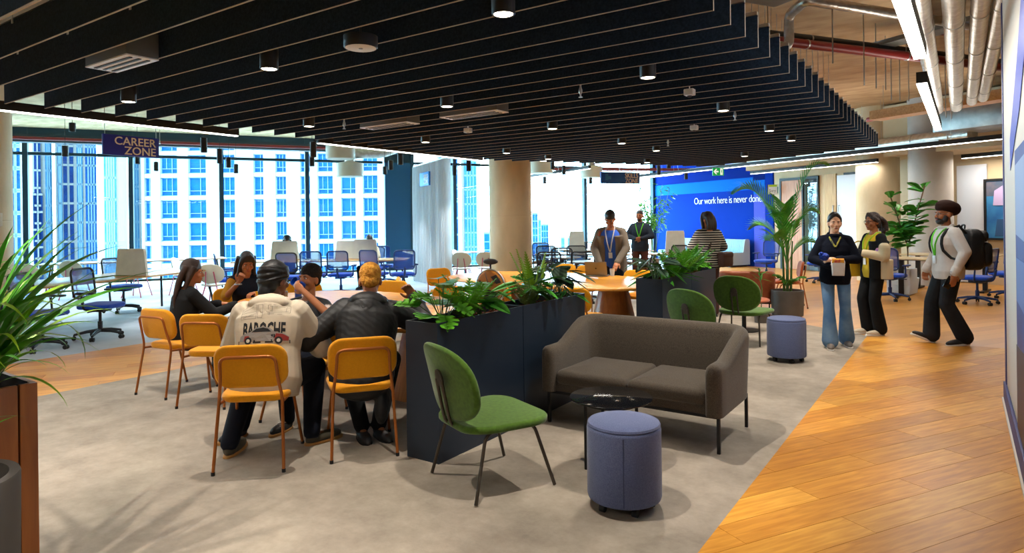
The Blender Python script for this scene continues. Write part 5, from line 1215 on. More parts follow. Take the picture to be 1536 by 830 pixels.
# 3 long-haired person in black at the end of the row
f = person('long-haired person in a black jacket seen in profile', (-6.27, 3.40, 0), face_dir(.15, .99), sit(skin='tan', girth=.95, lean=.20, k=.96, hyaw=-.45, hpitch=.1, elbow=[(-.24, .20, .74), (.26, .22, .74)], wrist=[(-.06, .40, .80), (.20, .46, .80)], hand=[(.2, .9, 0), (.1, .9, .1)], palm=[(0, 0, -1), (-1, 0, 0)], curl=[.5, .7]), .0075)
f['top']('black_jacket', black_f, gx=.022, loose=.018, cuff=True); f['trousers']('trousers', black_f, .012); f['shoes'](dark_shoe, white_sole)
strands(f, [[(x, -.06, .06), (x * 1.25, -.115, -.10), (x * 1.5, -.13, -.28), (x * 1.4, -.12, -.44 + abs(x))] for x in (-.08, -.05, -.02, .01, .04, .07)] + [[(.07, .02, .06), (.088, -.03, -.08), (.085, -.05, -.25)], [(-.07, .02, .06), (-.088, -.0, -.08), (-.085, -.03, -.25)], [(.0, .03, .108), (.058, .035, .07), (.078, .005, -.02)], [(0, .03, .108), (-.058, .035, .07), (-.078, .005, -.02)]], .034, .018, 'long_hair', hair_br, cap_hair(f))

# 4 person facing us in yellow and navy
mustard = mat('mustard_top', '#a67410', .9, bump=.4, bscale=10)
f = person('person with long black hair in a mustard sleeved navy top facing the camera', (-7.05, 4.62, 0), face_dir(.80, -.60), sit(skin='brown', girth=.95, lean=.25, k=.98, hyaw=.25, hpitch=.35, elbow=[(-.24, .16, .76), (.22, .26, .76)], wrist=[(-.12, .38, .80), (.07, .36, .93)], hand=[(.5, .7, .1), (-.4, -.1, .9)], palm=[(0, 0, -1), (0, .9, -.2)], curl=[.6, 1.0]), .0085)
f['top']('navy_tunic', navy_t, gx=.022, loose=.016, sl=0); f['top']('mustard_sleeves', mustard, gx=.012, loose=.014, sl=.92, z0=.28); f['trousers']('trousers', black_f, .012); f['shoes'](dark_shoe, white_sole)
strands(f, [[(x, -.06, .06), (x * 1.3, -.10, -.10), (x * 1.6, -.08, -.26)] for x in (-.08, -.04, 0, .04, .08)] + [[(.0, .03, .108), (.062, .035, .06), (.084, .012, -.06), (.10, .02, -.24)], [(0, .03, .108), (-.062, .035, .06), (-.084, .012, -.06), (-.10, .02, -.24)]], .034, .02, 'long_hair', hair_b, cap_hair(f))
MB().tube([f['wr'][1] + Vector((.032 * math.cos(a), .032 * math.sin(a), -.015)) for a in [2 * PI * j / 16 for j in range(16)]], .009, 6, closed=True).build('wristwatch', steel, f['o'])

# 5 boy drinking, facing the camera
bluep = mat('blue_cup', '#0d3f9e', .35)
f = person('person drinking from a blue cup behind the cream hoodie', (-4.47, 3.44, 0), face_dir(.28, -.96), sit(skin='brown', girth=.97, lean=-.12, k=.95, hyaw=-.15, hpitch=-.15, ankle=[(-.10, .36, .09), (.13, .62, .09)], toe=[(-.11, .51, .05), (.14, .77, .05)], knee=[(-.12, .42, .50), (.13, .44, .50)], elbow=[(-.40, .16, .88), (.30, .10, .80)], wrist=[(-.17, .22, 1.10), (.18, .30, .80)], hand=[(.7, .0, .5), (-.2, .8, 0)], palm=[(.4, -.4, .3), (0, 0, -1)], curl=[.8, .5], laces=white_sole), .0085)
patt = mat('black_print_tee', '#121215', .85, col2='#b9a7a0', nscale=9, ncon=(.58, .66)); f['top']('printed_tee', patt, gx=.022, loose=.016, sl=.55); f['trousers']('trousers', navy_t, .014); f['shoes'](dark_shoe, gum)
strands(f, [], .01, .01, 'short_hair', mat('short_curls', '#17110e', .9, bump=1.0, bscale=60), lambda q: (q.ell(f['hp'](0, -.02, .06), (.082, .098, .085), f['H'], 20, 14), q.ell(f['hp'](0, -.055, .0), (.075, .05, .06), f['H'], 16, 10)), 1)
cq = f['hp'](-.015, .14, -.045); cup = empty('drinking_cup', f['o'].matrix_basis @ cq); tag(cup, 'blue cup raised to the mouth behind the cream hoodie', 'cup')
MB().lathe([(.0, -.05), (.032, -.05), (.038, .05), (.035, .05), (.03, -.044), (0, -.044)], 20).build('cup_wall', bluep, cup); MB().tube(bend([(.036, 0, .03), (.065, 0, .03), (.065, 0, -.03), (.034, 0, -.03)], .02), .006, 6).build('cup_handle', bluep, cup); cup.rotation_euler = (1.0, 0, 0)

# standing and walking figures
def stand(**kw):
    P = dict(pelvis=(0, 0, .92), knee=[(-.10, .03, .50), (.10, .03, .50)], ankle=[(-.11, 0, .09), (.11, 0, .09)], toe=[(-.13, .15, .045), (.13, .15, .045)]); P.update(kw); return P
denim = mat('light_denim', '#51759e', .85, spec=.15, col2='#7d9dbd', nscale=3.5, ncon=(.4, .7), bump=.3, bscale=12)
# 6 woman with the snack
tocam = lambda x, y: face_dir(-x, -y)
f = person('person in a black fleece and flared light jeans holding a snack bag', (-1.27, 8.74, 0), tocam(-1.27, 8.74) + .06, stand(skin='light', k=.955, girth=.95, sw=.168, hyaw=.12, hpitch=.05, ankle=[(-.13, -.12, .10), (.07, .10, .09)], toe=[(-.15, .03, .05), (.07, .25, .045)], knee=[(-.11, .02, .50), (.08, .10, .50)], elbow=[(-.25, .06, 1.12), (.26, .06, 1.12)], wrist=[(-.02, .26, 1.12), (.06, .25, 1.05)], hand=[(.9, .25, .1), (-.9, .3, -.05)], palm=[(0, -.6, -.6), (0, -.3, .9)], curl=[.4, .7]), .008)
g_ = f['top']('navy_fleece', navy_f, gx=.026, loose=.019, cuff=True, collar=True); f['trousers']('flared_jeans', denim, .010, .042); f['shoes'](mat('grey_shoe', '#6e655d', .7), white_sole)
strands(f, [[(0, -.11, .02), (.03, -.12, -.10), (.06, -.10, -.22)], [(0, .05, .118), (.06, .04, .06), (.078, -.03, .0)], [(0, .05, .118), (-.06, .04, .06), (-.078, -.03, .0)]], .026, .014, 'tied_back_hair', hair_b, cap_hair(f, gr=.006))
lanyard(f, mat('lime_print_lanyard', '#a8a020', .7, col2='#3a3a20', nscale=40), None, g_, .36, spread=.055)
def at_person(f, p): return f['o'].matrix_basis @ Vector(p)
for oo in (f['o'],): bpy.context.view_layer.update()
bag = empty('snack_bag', f['o'].matrix_world @ Vector((-.015, .31, 1.0)), f['o'].rotation_euler.z); tag(bag, 'white snack bag with red and yellow print held against the black fleece', 'bag')
wb = mat('snack_white', '#cfccca', .35, spec=.5, bump=.4, bscale=20); MB().puff([(-.065, -.11), (.065, -.11), (.075, .05), (.06, .09), (-.06, .09), (-.075, .05)], -.03, .03, .028, lambda x, y, z: (x, z, y)).build('pouch', wb, bag); MB().puff([(-.066, .035), (.07, .035), (.062, .092), (-.062, .092)], -.031, .033, .02, lambda x, y, z: (x, z, y)).build('printed_top', mat('snack_yellow', '#c98a14', .4, col2='#a8281c', nscale=14, ncon=(.45, .55)), bag)
foil_b = empty('wrapper', f['o'].matrix_world @ Vector((.13, .30, 1.11)), f['o'].rotation_euler.z); tag(foil_b, 'crumpled blue foil wrapper in the hand over the snack bag', 'wrapper'); MB().ell((0, 0, 0), (.055, .035, .05), None, 9, 7).ell((.03, .01, .03), (.03, .02, .03), None, 7, 5).build('foil', mat('blue_foil', '#10308c', .25, .4, bump=1.0, bscale=30), foil_b)
# 7 woman with glasses and yellow tote
jk = mat('cream_panel', '#c4b18f', .85, bump=.4, bscale=9); lime = mat('lime_lanyard', '#9fbf12', .6)
f = person('person with a curly ponytail and glasses in a black and cream jacket', (-.97, 9.93, 0), face_dir(-.80, -.62), stand(skin='brown', k=.955, girth=.98, hyaw=.12, hpitch=.05, ankle=[(-.10, -.02, .09), (.06, .06, .10)], toe=[(-.12, .13, .05), (.06, .21, .05)], knee=[(-.10, .06, .50), (.08, .12, .50)], elbow=[(-.27, .02, 1.10), (.25, .04, 1.10)], wrist=[(-.06, .26, 1.16), (.08, .26, 1.1)], hand=[(.8, .3, .2), (-.8, .4, .1)], palm=[(0, -.8, 0), (0, -.8, .3)], curl=[.6, .6]), .009)
g_ = f['top']('yellow_top', mat('bright_yellow_top', '#c9a616', .85), gx=.018, loose=.008, sl=0); f['trousers']('black_trousers', black_f, .020, .022); f['shoes'](mat('cream_shoe', '#cdbfa8', .7), white_sole)
q = MB(); T = f['T']
for s in (-1, 1): q.rings([[T(s * (.10 + .105 * math.cos(a)), -.01 + .135 * math.sin(a), z) for a in [2 * PI * j / 16 for j in range(16)]] for z in (-.13, .1, .3, .39)])
q.rings([[T(.17 * math.cos(a), -.075 + .065 * math.sin(a), z) for a in [2 * PI * j / 16 for j in range(16)]] for z in (-.13, .2, .41)])
for i in (0, 1): q.cap(f['sh'][i], f['elb'][i], .068, .062); q.cap(f['elb'][i], f['wr'][i], .062, .044)
voxel(q, 'black_jacket', black_f, f['o'], .009)
q = MB(); q.cap(f['elb'][0] + Vector((0, -.0, .12)), f['elb'][0], .071, .067).cap(f['elb'][0], f['elb'][0].lerp(f['wr'][0], .8), .067, .051).rings([[T(-.15 + .115 * math.cos(a), -.06 + .10 * math.sin(a), z) for a in [2 * PI * j / 14 for j in range(14)]] for z in (-.13, .0, .14)]); voxel(q, 'cream_panel', jk, f['o'], .009)
glasses(f, blackf); lanyard(f, lime, card_m, g_, .16)
strands(f, [[(0, -.11, .05), (0, -.17, .02), (.0, -.18, -.10), (0, -.15, -.2)], [(.03, -.11, .04), (.05, -.17, -.02), (.05, -.17, -.14)], [(-.03, -.11, .04), (-.05, -.17, -.02), (-.05, -.17, -.14)], [(0, .045, .118), (.065, .03, .05), (.08, -.03, .0)], [(0, .045, .118), (-.065, .03, .05), (-.08, -.03, .0)]], .034, .03, 'curly_ponytail', mat('brown_curls', '#1c100b', .7, col2='#3a2117', nscale=40, bump=1.0, bscale=70), cap_hair(f, gr=.005), 1)
MB().tube(bend([T(-.19, .02, .30), T(-.175, -.02, .47), T(-.12, -.1, .40)], .05), .018, 8).build('tote_strap', jk, f['o']); MB().ell(T(-.21, .08, .24), (.035, .025, .06), None, 10, 8).build('phone_charm', mat('lilac_charm', '#9a78b0', .4, col2='#c86a6a', nscale=20), f['o'])
tote = empty('tote_bag', f['o'].matrix_world @ Vector((.24, .06, .92)), f['o'].rotation_euler.z); tag(tote, 'yellow tote hanging at the side of the black and cream jacket', 'bag')
MB().puff([(-.14, -.16), (.14, -.16), (.16, .16), (-.16, .16)], -.035, .035, .02, lambda x, y, z: (z, x, y)).build('bag_body', mat('tote_yellow', '#caa414', .8), tote); MB().tube(bend([(0, -.09, .15), (0, -.06, .32), (0, .06, .32), (0, .09, .15)], .06), .008, 6).build('bag_strap', mat('tote_yellow', '#caa414', .8), tote)
# 8 man with turban and backpack
shirt = mat('white_shirt', '#cbc4bd', .85, spec=.2, bump=.5, bscale=8, col2='#c2bab4', nscale=5); turb = mat('brown_turban', '#23120d', .85, spec=.15, col2='#2c1811', nscale=5, bump=.35, bscale=10, stretch=(1, 1, 3))
jean_b = mat('black_denim', '#17191d', .8, spec=.2, col2='#26292e', nscale=4, bump=.35, bscale=10)
f = person('bearded person in a brown turban and white shirt walking with a backpack', (-.14, 9.60, 0), face_dir(-.88, -.47), stand(skin='brown', k=1.01, girth=1.08, sw=.19, hyaw=.05, hpitch=.02, lean=.04, ankle=[(-.09, -.13, .105), (.10, .15, .10)], toe=[(-.10, .02, .045), (.11, .295, .115)], knee=[(-.09, .07, .50), (.10, .14, .51)], elbow=[(-.27, -.05, 1.13), (.27, -.02, 1.13)], wrist=[(-.25, .06, .88), (.28, .12, .88)], hand=[(.05, .1, -1), (0, .15, -1)], palm=[(1, 0, 0), (-1, .2, 0)], curl=[.35, .9], sole_up=[(0, 0, 1), (0, -.3, 1)]), .008)
g_ = f['top']('white_shirt', shirt, gx=.026, loose=.018, z0=-.12, cuff=True, collar=True); f['trousers']('black_jeans', jean_b, .018, .030); f['shoes'](dark_shoe, white_sole)
hp, H = f['hp'], f['H']; q = MB(); q.ell(hp(0, -.035, .085), (.105, .135, .09), H @ Matrix.Rotation(.25, 3, 'X'), 24, 16); q.ell(hp(0, -.10, .06), (.092, .085, .085), H, 20, 14); q.ell(hp(0, .035, .09), (.08, .065, .05), H @ Matrix.Rotation(-.5, 3, 'X'), 18, 12)
voxel(q, 'turban', turb, f['o'], .008, 3)
q = MB(); q.ell(hp(0, .052, -.082), (.054, .05, .046), H, 16, 12); q.ell(hp(.05, .02, -.05), (.026, .035, .05), H, 12, 8); q.ell(hp(-.05, .02, -.05), (.026, .035, .05), H, 12, 8); voxel(q, 'beard', hair_b, f['o'], .007, 2); MB().tube([hp(-.03, .09, -.05), hp(0, .105, -.043), hp(.03, .09, -.05)], .006, 6).build('moustache', hair_b, f['o'])
glasses(f, steel); lanyard(f, mat('green_lanyard', '#57c411', .6), card_m, g_, .17)
T = f['T']; bp = empty('backpack', f['o'].matrix_world @ T(-.0, -.26, .22), f['o'].rotation_euler.z); tag(bp, 'large black backpack on the back of the white shirt', 'backpack')
bpk = mat('black_nylon', '#131416', .6, spec=.35, bump=.5, bscale=12)
MB().puff(rrect(.33, .50, .10), -.10, .10, .05, lambda x, y, z: (x, z * (1 - .25 * (y > .1) * (y - .1) / .15), y)).build('main_pack', bpk, bp, 60); MB().puff(rrect(.27, .30, .08), -.06, .06, .05, lambda x, y, z: (x, z - .14, y - .06)).build('front_pocket', bpk, bp, 60); MB().puff(rrect(.24, .14, .06), -.04, .04, .035, lambda x, y, z: (x, z - .12, y + .16)).build('top_pocket', bpk, bp, 60)
T0_ = T(-.0, -.26, .22)
for s in (-1, 1): MB().tube([p_ - T0_ for p_ in [T(s * .10, -.17, .42), T(s * .115, -.09, .515)] + on_cloth(f, g_, [(s * (.118 + .004 * j), .47 - .04 * j) for j in range(7)], .010) + [T(s * .175, .05, .14), T(s * .19, -.10, .08)]], .017, 8).build('shoulder_strap', bpk, bp, 60)
MB().tube(bend([(-.04, .08, .25), (-.03, .07, .30), (.03, .07, .30), (.04, .08, .25)], .02), .01, 6).build('top_handle', bpk, bp)
wt = f['wr'][0]; MB().tube([wt + Vector((.036 * math.cos(a), .036 * math.sin(a), .02)) for a in [2 * PI * j / 16 for j in range(16)]], .011, 6, closed=True).build('wristwatch', steel, f['o'])
ph = empty('phone', f['o'].matrix_world @ (f['wr'][0] + Vector((.03, .05, -.11))), f['o'].rotation_euler.z); tag(ph, 'dark phone held low beside the black jeans', 'phone'); MB().box((0, 0, 0), (.012, .075, .15), .004).build('phone_case', gloss, ph); MB().box((.007, 0, 0), (.001, .066, .138)).build('screen', mat('phone_screen', '#0a0c10', .1), ph); ph.rotation_euler.x = .5
# 9 man in grey blazer at the laptop
blaz = mat('taupe_blazer', '#6f665c', .9, spec=.15, bump=.5, bscale=8); blues = mat('blue_shirt', '#1d55c0', .8, bump=.3, bscale=9)
f = person('person in a grey blazer and blue shirt bending over the laptop', (-4.58, 9.42, 0), face_dir(.25, -.97), stand(skin='brown', k=1.03, girth=1.12, sw=.195, lean=.22, pelvis=(0, -.06, .92), hyaw=.1, hpitch=.55, elbow=[(-.25, .10, 1.10), (.25, .12, 1.10)], wrist=[(-.15, .33, .90), (.12, .34, .90)], hand=[(.1, .8, -.5), (-.1, .8, -.5)], palm=[(.3, -.3, -.9), (-.3, -.3, -.9)], curl=[.5, .5]), .009)
g_ = f['top']('blue_shirt', blues, gx=.016, loose=.004, sl=0); f['trousers']('dark_trousers', navy_t, .016); f['shoes'](dark_shoe, capm)
q = MB(); T = f['T']
for s in (-1, 1): q.rings([[T(s * (.125 + .095 * math.cos(a)), -.01 + .155 * math.sin(a), z) for a in [2 * PI * j / 16 for j in range(16)]] for z in (-.22, .1, .3, .40)])
q.rings([[T(.19 * math.cos(a), -.085 + .075 * math.sin(a), z) for a in [2 * PI * j / 16 for j in range(16)]] for z in (-.22, .2, .41)])
for i in (0, 1): q.cap(f['sh'][i], f['elb'][i], .072, .064); q.cap(f['elb'][i], f['wr'][i], .064, .05); q.cap(T((-1, 1)[i] * .05, -.03, .47), f['sh'][i], .055, .072)
voxel(q, 'blazer', blaz, f['o'], .009)
strands(f, [], .01, .01, 'short_hair', hair_b, lambda q: (q.ell(f['hp'](0, -.018, .06), (.086, .104, .085), f['H'], 20, 14), q.ell(f['hp'](0, -.06, .0), (.074, .05, .06), f['H'], 16, 10)), 2); lanyard(f, mat('white_lanyard', '#c9ccd0', .6), card_m, g_, .16, spread=.06)
MB().tube(bend([T(.20, .06, .1), T(.17, .10, .40), T(.15, -.02, .50), T(.13, -.10, .4)], .06), .02, 8).build('bag_strap', mat('tan_strap', '#a0532f', .6), f['o'])
# 10 far man in navy
f = person('person in a navy jacket standing with clasped hands before the far window', (-6.15, 14.15, 0), tocam(-6.15, 14.15) - .15, stand(skin='brown', k=1.05, girth=1.05, hyaw=-.1, elbow=[(-.27, .06, 1.13), (.27, .06, 1.13)], wrist=[(-.06, .24, 1.08), (.06, .24, 1.08)], hand=[(.9, .2, -.1), (-.9, .2, .1)], palm=[(0, -1, 0), (0, -1, 0)], curl=[.6, .6]), .012)
g_ = f['top']('navy_jacket', mat('slate_navy', '#1b2a3c', .85, bump=.4, bscale=9), gx=.026, loose=.018, collar=True); f['trousers']('rust_trousers', mat('rust_trouser', '#5a3026', .85), .014); f['shoes'](dark_shoe, capm); lanyard(f, mat('green_lanyard', '#57c411', .6), card_m, g_, .2)
strands(f, [], .01, .01, 'short_hair', hair_b, lambda q: (q.ell(f['hp'](0, -.018, .058), (.083, .1, .08), f['H'], 18, 12), q.ell(f['hp'](0, -.06, .0), (.072, .05, .06), f['H'], 14, 10)), 2)
q = MB().ell(f['hp'](0, .052, -.085), (.052, .046, .04), f['H'], 14, 10); voxel(q, 'beard', hair_b, f['o'], .01, 2)
# 11 striped jumper
strp = stripe_mat('black_white_stripes', '#0f0f11', '#c9c2b6', 'Z', 8.6, .9, .70, wob=.6)
f = person('person in a black and white striped jumper seen from behind', (-3.36, 10.42, 0), face_dir(-.62, .62), stand(skin='tan', k=.985, girth=1.08, hyaw=.45, hpitch=.05, elbow=[(-.28, .02, 1.14), (.28, .02, 1.14)], wrist=[(-.16, .24, 1.05), (.16, .24, 1.05)], hand=[(.5, .8, 0), (-.5, .8, 0)], palm=[(0, 0, -1), (0, 0, -1)], curl=[.5, .5]), .009)
f['top']('striped_jumper', strp, gx=.034, loose=.026, cuff=True, z0=-.12); f['trousers']('brown_trousers', mat('brown_trouser', '#4a2a20', .85), .02); f['shoes'](dark_shoe, capm)
strands(f, [[(x, -.06, .06), (x * 1.15, -.10, -.06), (x * 1.2, -.085, -.16)] for x in (-.075, -.04, 0, .04, .075)] + [[(0, .05, .118), (.065, .045, .05), (.088, .02, -.06), (.085, .01, -.14)], [(0, .05, .118), (-.065, .045, .05), (-.088, .02, -.06), (-.085, .01, -.14)]], .034, .028, 'bobbed_hair', hair_br, cap_hair(f))
MB().tube(bend([f['T'](.19, .08, .0), f['T'](.15, .09, .36), f['T'](.10, .0, .53), f['T'](.02, -.12, .40), f['T'](-.1, -.16, .1)], .06), .022, 8).build('bag_strap', mat('brown_strap', '#2a1712', .7), f['o'])
bpy.context.view_layer.update()
hb = empty('shoulder_bag', f['o'].matrix_world @ f['T'](.22, -.16, .02), f['o'].rotation_euler.z + .5); tag(hb, 'dark brown shoulder bag at the hip of the striped jumper', 'bag'); MB().puff(rrect(.30, .24, .05), -.06, .06, .04, lambda x, y, z: (x, z, y)).build('bag_body', mat('dark_brown_leather', '#3a1d14', .5), hb); MB().puff(rrect(.29, .10, .04), -.065, .07, .03, lambda x, y, z: (x, z, y + .07)).build('bag_flap', mat('dark_brown_leather', '#3a1d14', .5), hb)
# 12, 13 workers at the window desks
f = person('worker in a blue shirt with headphones behind a desk divider', (-13.63, 10.04, 0), face_dir(.8, -.6), sit(skin='brown', k=1.0, lean=.1, hpitch=.3, elbow=[(-.26, .2, .76), (.26, .2, .76)], wrist=[(-.12, .42, .80), (.12, .42, .80)], hand=[(0, 1, 0), (0, 1, 0)], palm=[(0, 0, -1)] * 2), .012)
f['top']('blue_shirt', mat('sky_shirt', '#3f6fb8', .85), gx=.03, loose=.022); f['trousers']('trousers', navy_t, .012); f['shoes'](dark_shoe, capm); strands(f, [], .01, .01, 'short_hair', hair_b, lambda q: (q.ell(f['hp'](0, -.018, .055), (.088, .104, .088), f['H'], 18, 12), q.ell(f['hp'](0, -.05, .0), (.08, .05, .06), f['H'], 14, 10)), 2)
MB().tube([f['hp'](.095 * math.sin(a), -.01, .03 + .115 * math.cos(a)) for a in [-1.4 + 2.8 * j / 14 for j in range(15)]], .010, 6).ell(f['hp'](.09, -.01, -.005), (.022, .035, .04), f['H']).ell(f['hp'](-.09, -.01, -.005), (.022, .035, .04), f['H']).build('headphones', blackf, f['o'])
f = person('worker in cream half hidden by a desk divider near the dark blue panel', (-11.86, 11.14, 0), face_dir(.4, -.9), sit(skin='tan', k=1.0, lean=.2, hpitch=.4, hyaw=.3, elbow=[(-.26, .2, .76), (.26, .2, .76)], wrist=[(-.12, .42, .80), (.12, .42, .80)], hand=[(0, 1, 0), (0, 1, 0)], palm=[(0, 0, -1)] * 2), .012)
f['top']('cream_shirt', mat('cream_shirt', '#b8ae98', .85), gx=.026, loose=.02); f['trousers']('trousers', navy_t, .012); f['shoes'](dark_shoe, capm); strands(f, [], .01, .01, 'short_hair', hair_b, cap_hair(f), 2)
for x, y, lab in ((-13.66, 10.07, 'task chair under the worker in the blue shirt'), (-11.88, 11.18, 'task chair under the worker in cream')): tc_(x, y, .8 if x < -13 else .4, -.6 if x < -13 else -.9, 'blue mesh ' + lab, T1)
# ------------------------------------------------------------------ plants
def leafmat(n, a, b_, rough=.45): return mat(n, a, rough, spec=.4, col2=b_, nscale=9)
g_bright = leafmat('leaf_bright', '#4c9a18', '#6cbc28'); g_mid = leafmat('leaf_mid', '#337c1c', '#479629'); g_dark = leafmat('leaf_dark', '#14381c', '#1f4a26'); g_lime = leafmat('leaf_lime', '#7aa31e', '#98bd34'); g_olive = leafmat('leaf_olive', '#4d6a2c', '#6b8242')
g_calath = stripe_mat('leaf_striped', '#1c3a26', '#4c6b52', 'DIAGONAL', 14, .5, .5, wob=2); stem_m = mat('stem_green', '#48692a', .6); stem_b = mat('stem_brown', '#5b4128', .8)
def leaf_mesh(name, outline, m, fold=.18, droop=.35):
    """outline: half a leaf, (along, across) from base to tip; folded on the midrib and drooping"""
    bm = bmesh.new(); n = len(outline); f = lambda a, x: (x, a, -droop * a * a + fold * abs(x) )
    mid = [bm.verts.new(f(a, 0)) for a, _ in outline]
    for s in (-1, 1):
        ed = [bm.verts.new(f(a, s * w)) if w > 1e-4 else mid[i] for i, (a, w) in enumerate(outline)]
        for i in range(n - 1):
            vs = []
            for v_ in (mid[i], mid[i + 1], ed[i + 1], ed[i]):
                if v_ not in vs: vs.append(v_)
            if len(vs) > 2: bm.faces.new(vs)
    me = bpy.data.meshes.new(name); bm.to_mesh(me); bm.free(); me.shade_smooth(); me.materials.append(m); return me
lobed = [(0, 0), (.02, .035), (.0, .09), (.06, .12), (.08, .06), (.12, .15), (.18, .16), (.18, .07), (.24, .14), (.30, .13), (.28, .06), (.34, .09), (.39, .07), (.37, .035), (.46, 0)]
lobed = [(a * .42, w * .62) for a, w in lobed]
broad = [(0, 0), (.02, .03), (.06, .052), (.11, .058), (.16, .048), (.21, .022), (.235, 0)]
lance = [(0, 0), (.03, .018), (.09, .028), (.16, .022), (.23, .009), (.26, 0)]
fiddle = [(0, 0), (.02, .035), (.06, .05), (.10, .055), (.15, .085), (.20, .09), (.25, .06), (.28, 0)]
def fern_mesh(name, m, L=.30, n=13, w=.055, droop=.9, per=1.0):
    bm = bmesh.new()
    for i in range(n):
        t = (i + 1) / (n + 1); a = L * t; x = w * math.sin(PI * (t * .85 + .15)) ** .8
        for s in (-1, 1):
            z = -droop * a * a
            q = [(0, a - .008, z), (s * x * .55, a + .006, z - .004), (s * x, a + .022, z - .012), (s * x * .5, a + .018, z - .004), (0, a + .010, z)]
            bm.faces.new([bm.verts.new(p) for p in q])
    pr = [bm.verts.new((s * .0025, L * t / 8, -droop * (L * t / 8) ** 2 + .001)) for t in range(9) for s in (-1, 1)]
    for t in range(8): bm.faces.new((pr[2 * t], pr[2 * t + 1], pr[2 * t + 3], pr[2 * t + 2]))
    me = bpy.data.meshes.new(name); bm.to_mesh(me); bm.free(); me.materials.append(m); return me
LM = {}
for nm, ol, mm in (('lobed', lobed, g_bright), ('lobed_mid', lobed, g_mid), ('broad', broad, g_mid), ('broad_dark', broad, g_dark), ('calathea', broad, g_calath), ('lance', lance, g_mid), ('olive', lance, g_olive)): LM[nm] = leaf_mesh('leaf', ol, mm)
LM['fern'] = fern_mesh('frond', g_bright); LM['fern_mid'] = fern_mesh('frond', g_mid, .32, 14, .06); LM['plume'] = fern_mesh('frond', g_lime, .36, 20, .035, .25); LM['sprig'] = fern_mesh('frond', g_olive, .28, 12, .05, .6)
def plant(loc, label, spec, name='potted_foliage', hgt=.2, rng=None, cat='plant'):
    """spec: (leaf kind, how many, scale, stem length, outward tilt)"""
    o = empty(name, loc); tag(o, label, cat); R = random.Random(hash(label) % 1000 if rng is None else rng); stems = MB()
    for kind, n, sc, sl, tilt in spec:
        for i in range(n):
            a = 2 * PI * (i + R.uniform(-.35, .35)) / n + R.uniform(0, .6); tl = tilt * R.uniform(.5, 1.2); L = sl * R.uniform(.6, 1.1)
            d = Vector((math.cos(a) * math.sin(tl), math.sin(a) * math.sin(tl), math.cos(tl))); b0 = Vector((R.uniform(-.02, .02), R.uniform(-.02, .02), 0)); p = b0 + d * L
            frond = kind in ('fern', 'fern_mid', 'plume', 'sprig')
            if not frond: stems.tube([b0, b0 + d * L * .5 + Vector((0, 0, .02 * L)), p], .003, 5)
            q = bpy.data.objects.new('frond' if frond else 'leaf', LM[kind]); COL.objects.link(q); q.parent = o
            q.location = b0 + d * .02 if frond else p
            pitch = PI / 2 - tl * 1.0 if frond else R.uniform(-.5, .35)
            q.rotation_mode = 'XYZ'; q.rotation_euler = (pitch, R.uniform(-.3, .3), a - PI / 2); s_ = sc * R.uniform(.75, 1.15); q.scale = (s_, s_, s_)
    if len(stems.bm.verts): stems.build('stem', stem_m, o)
    return o
zs = .872; px_ = -2.95
plant((px_, 3.42, zs), 'bright lobed-leaf plant at the near corner of the first planter', [('lobed', 11, 1.0, .20, .85), ('lobed', 7, 1.0, .30, .35)], rng=3)
plant((px_ + .02, 3.66, zs), 'feathery green fern beside the bright lobed plant', [('fern', 14, 1.05, 0, .5)], rng=4)
plant((px_, 3.84, zs), 'mid green lobed-leaf plant in the middle of the first planter trough', [('lobed_mid', 10, .8, .20, .55), ('broad', 6, .95, .18, .6)], rng=5)
plant((px_ - .05, 4.08, zs), 'small yellowish sprig in the bare bark of the first planter', [('sprig', 4, .55, 0, .5)], rng=6)
plant((px_, 4.45, zs), 'olive fern leaning over the joint of the first planter', [('sprig', 9, .8, 0, .5)], rng=7)
plant((px_, 4.56, zs), 'broad-leaved green plant under the pale upright plumes', [('broad', 14, 1.05, .20, .55), ('lobed_mid', 6, .75, .22, .5)], rng=8)
plant((px_ - .03, 4.64, zs), 'pale lime plume fern standing upright in the first planter', [('plume', 9, 1.15, 0, .3)], rng=9)
plant((px_, 4.82, zs), 'dark blue-green broad-leaved plant near the far end of the first planter', [('broad_dark', 11, 1.0, .28, .45)], rng=10)
plant((px_ + .02, 4.99, zs), 'grey-striped leafy plant over the sofa corner in the first planter', [('calathea', 8, 1.05, .33, .3), ('olive', 8, .8, .24, .5)], rng=11)
plant((px_ + .04, 5.10, zs), 'small lance-leaved green tuft at the far end of the first planter', [('lance', 10, .7, .10, .5)], rng=12)
px2 = -2.855
plant((px2, 6.98, zs), 'grey-green striped plant drooping at the near corner of the second planter', [('calathea', 13, 1.1, .28, .7), ('olive', 5, .9, .3, .4)], rng=13)
plant((px2, 7.22, zs), 'upright strap-leaved green plant in the second planter', [('lance', 18, 1.5, .14, .4)], rng=14)
plant((px2, 7.52, zs), 'first bright fern of the second planter, beside the strap leaves', [('fern', 18, 1.15, 0, .5)], rng=15)
plant((px2, 7.80, zs), 'bushiest bright fern in the middle of the second planter', [('fern', 20, 1.3, 0, .5), ('lobed', 6, .8, .2, .6)], rng=16)
plant((px2, 8.10, zs), 'mid green fern before the brown shoulder bag in the second planter', [('fern_mid', 18, 1.15, 0, .5)], rng=17)
plant((px2, 8.42, zs), 'bright lobed plant at the far end of the second planter', [('lobed', 10, .9, .2, .6), ('fern', 10, 1.0, 0, .5)], rng=18)

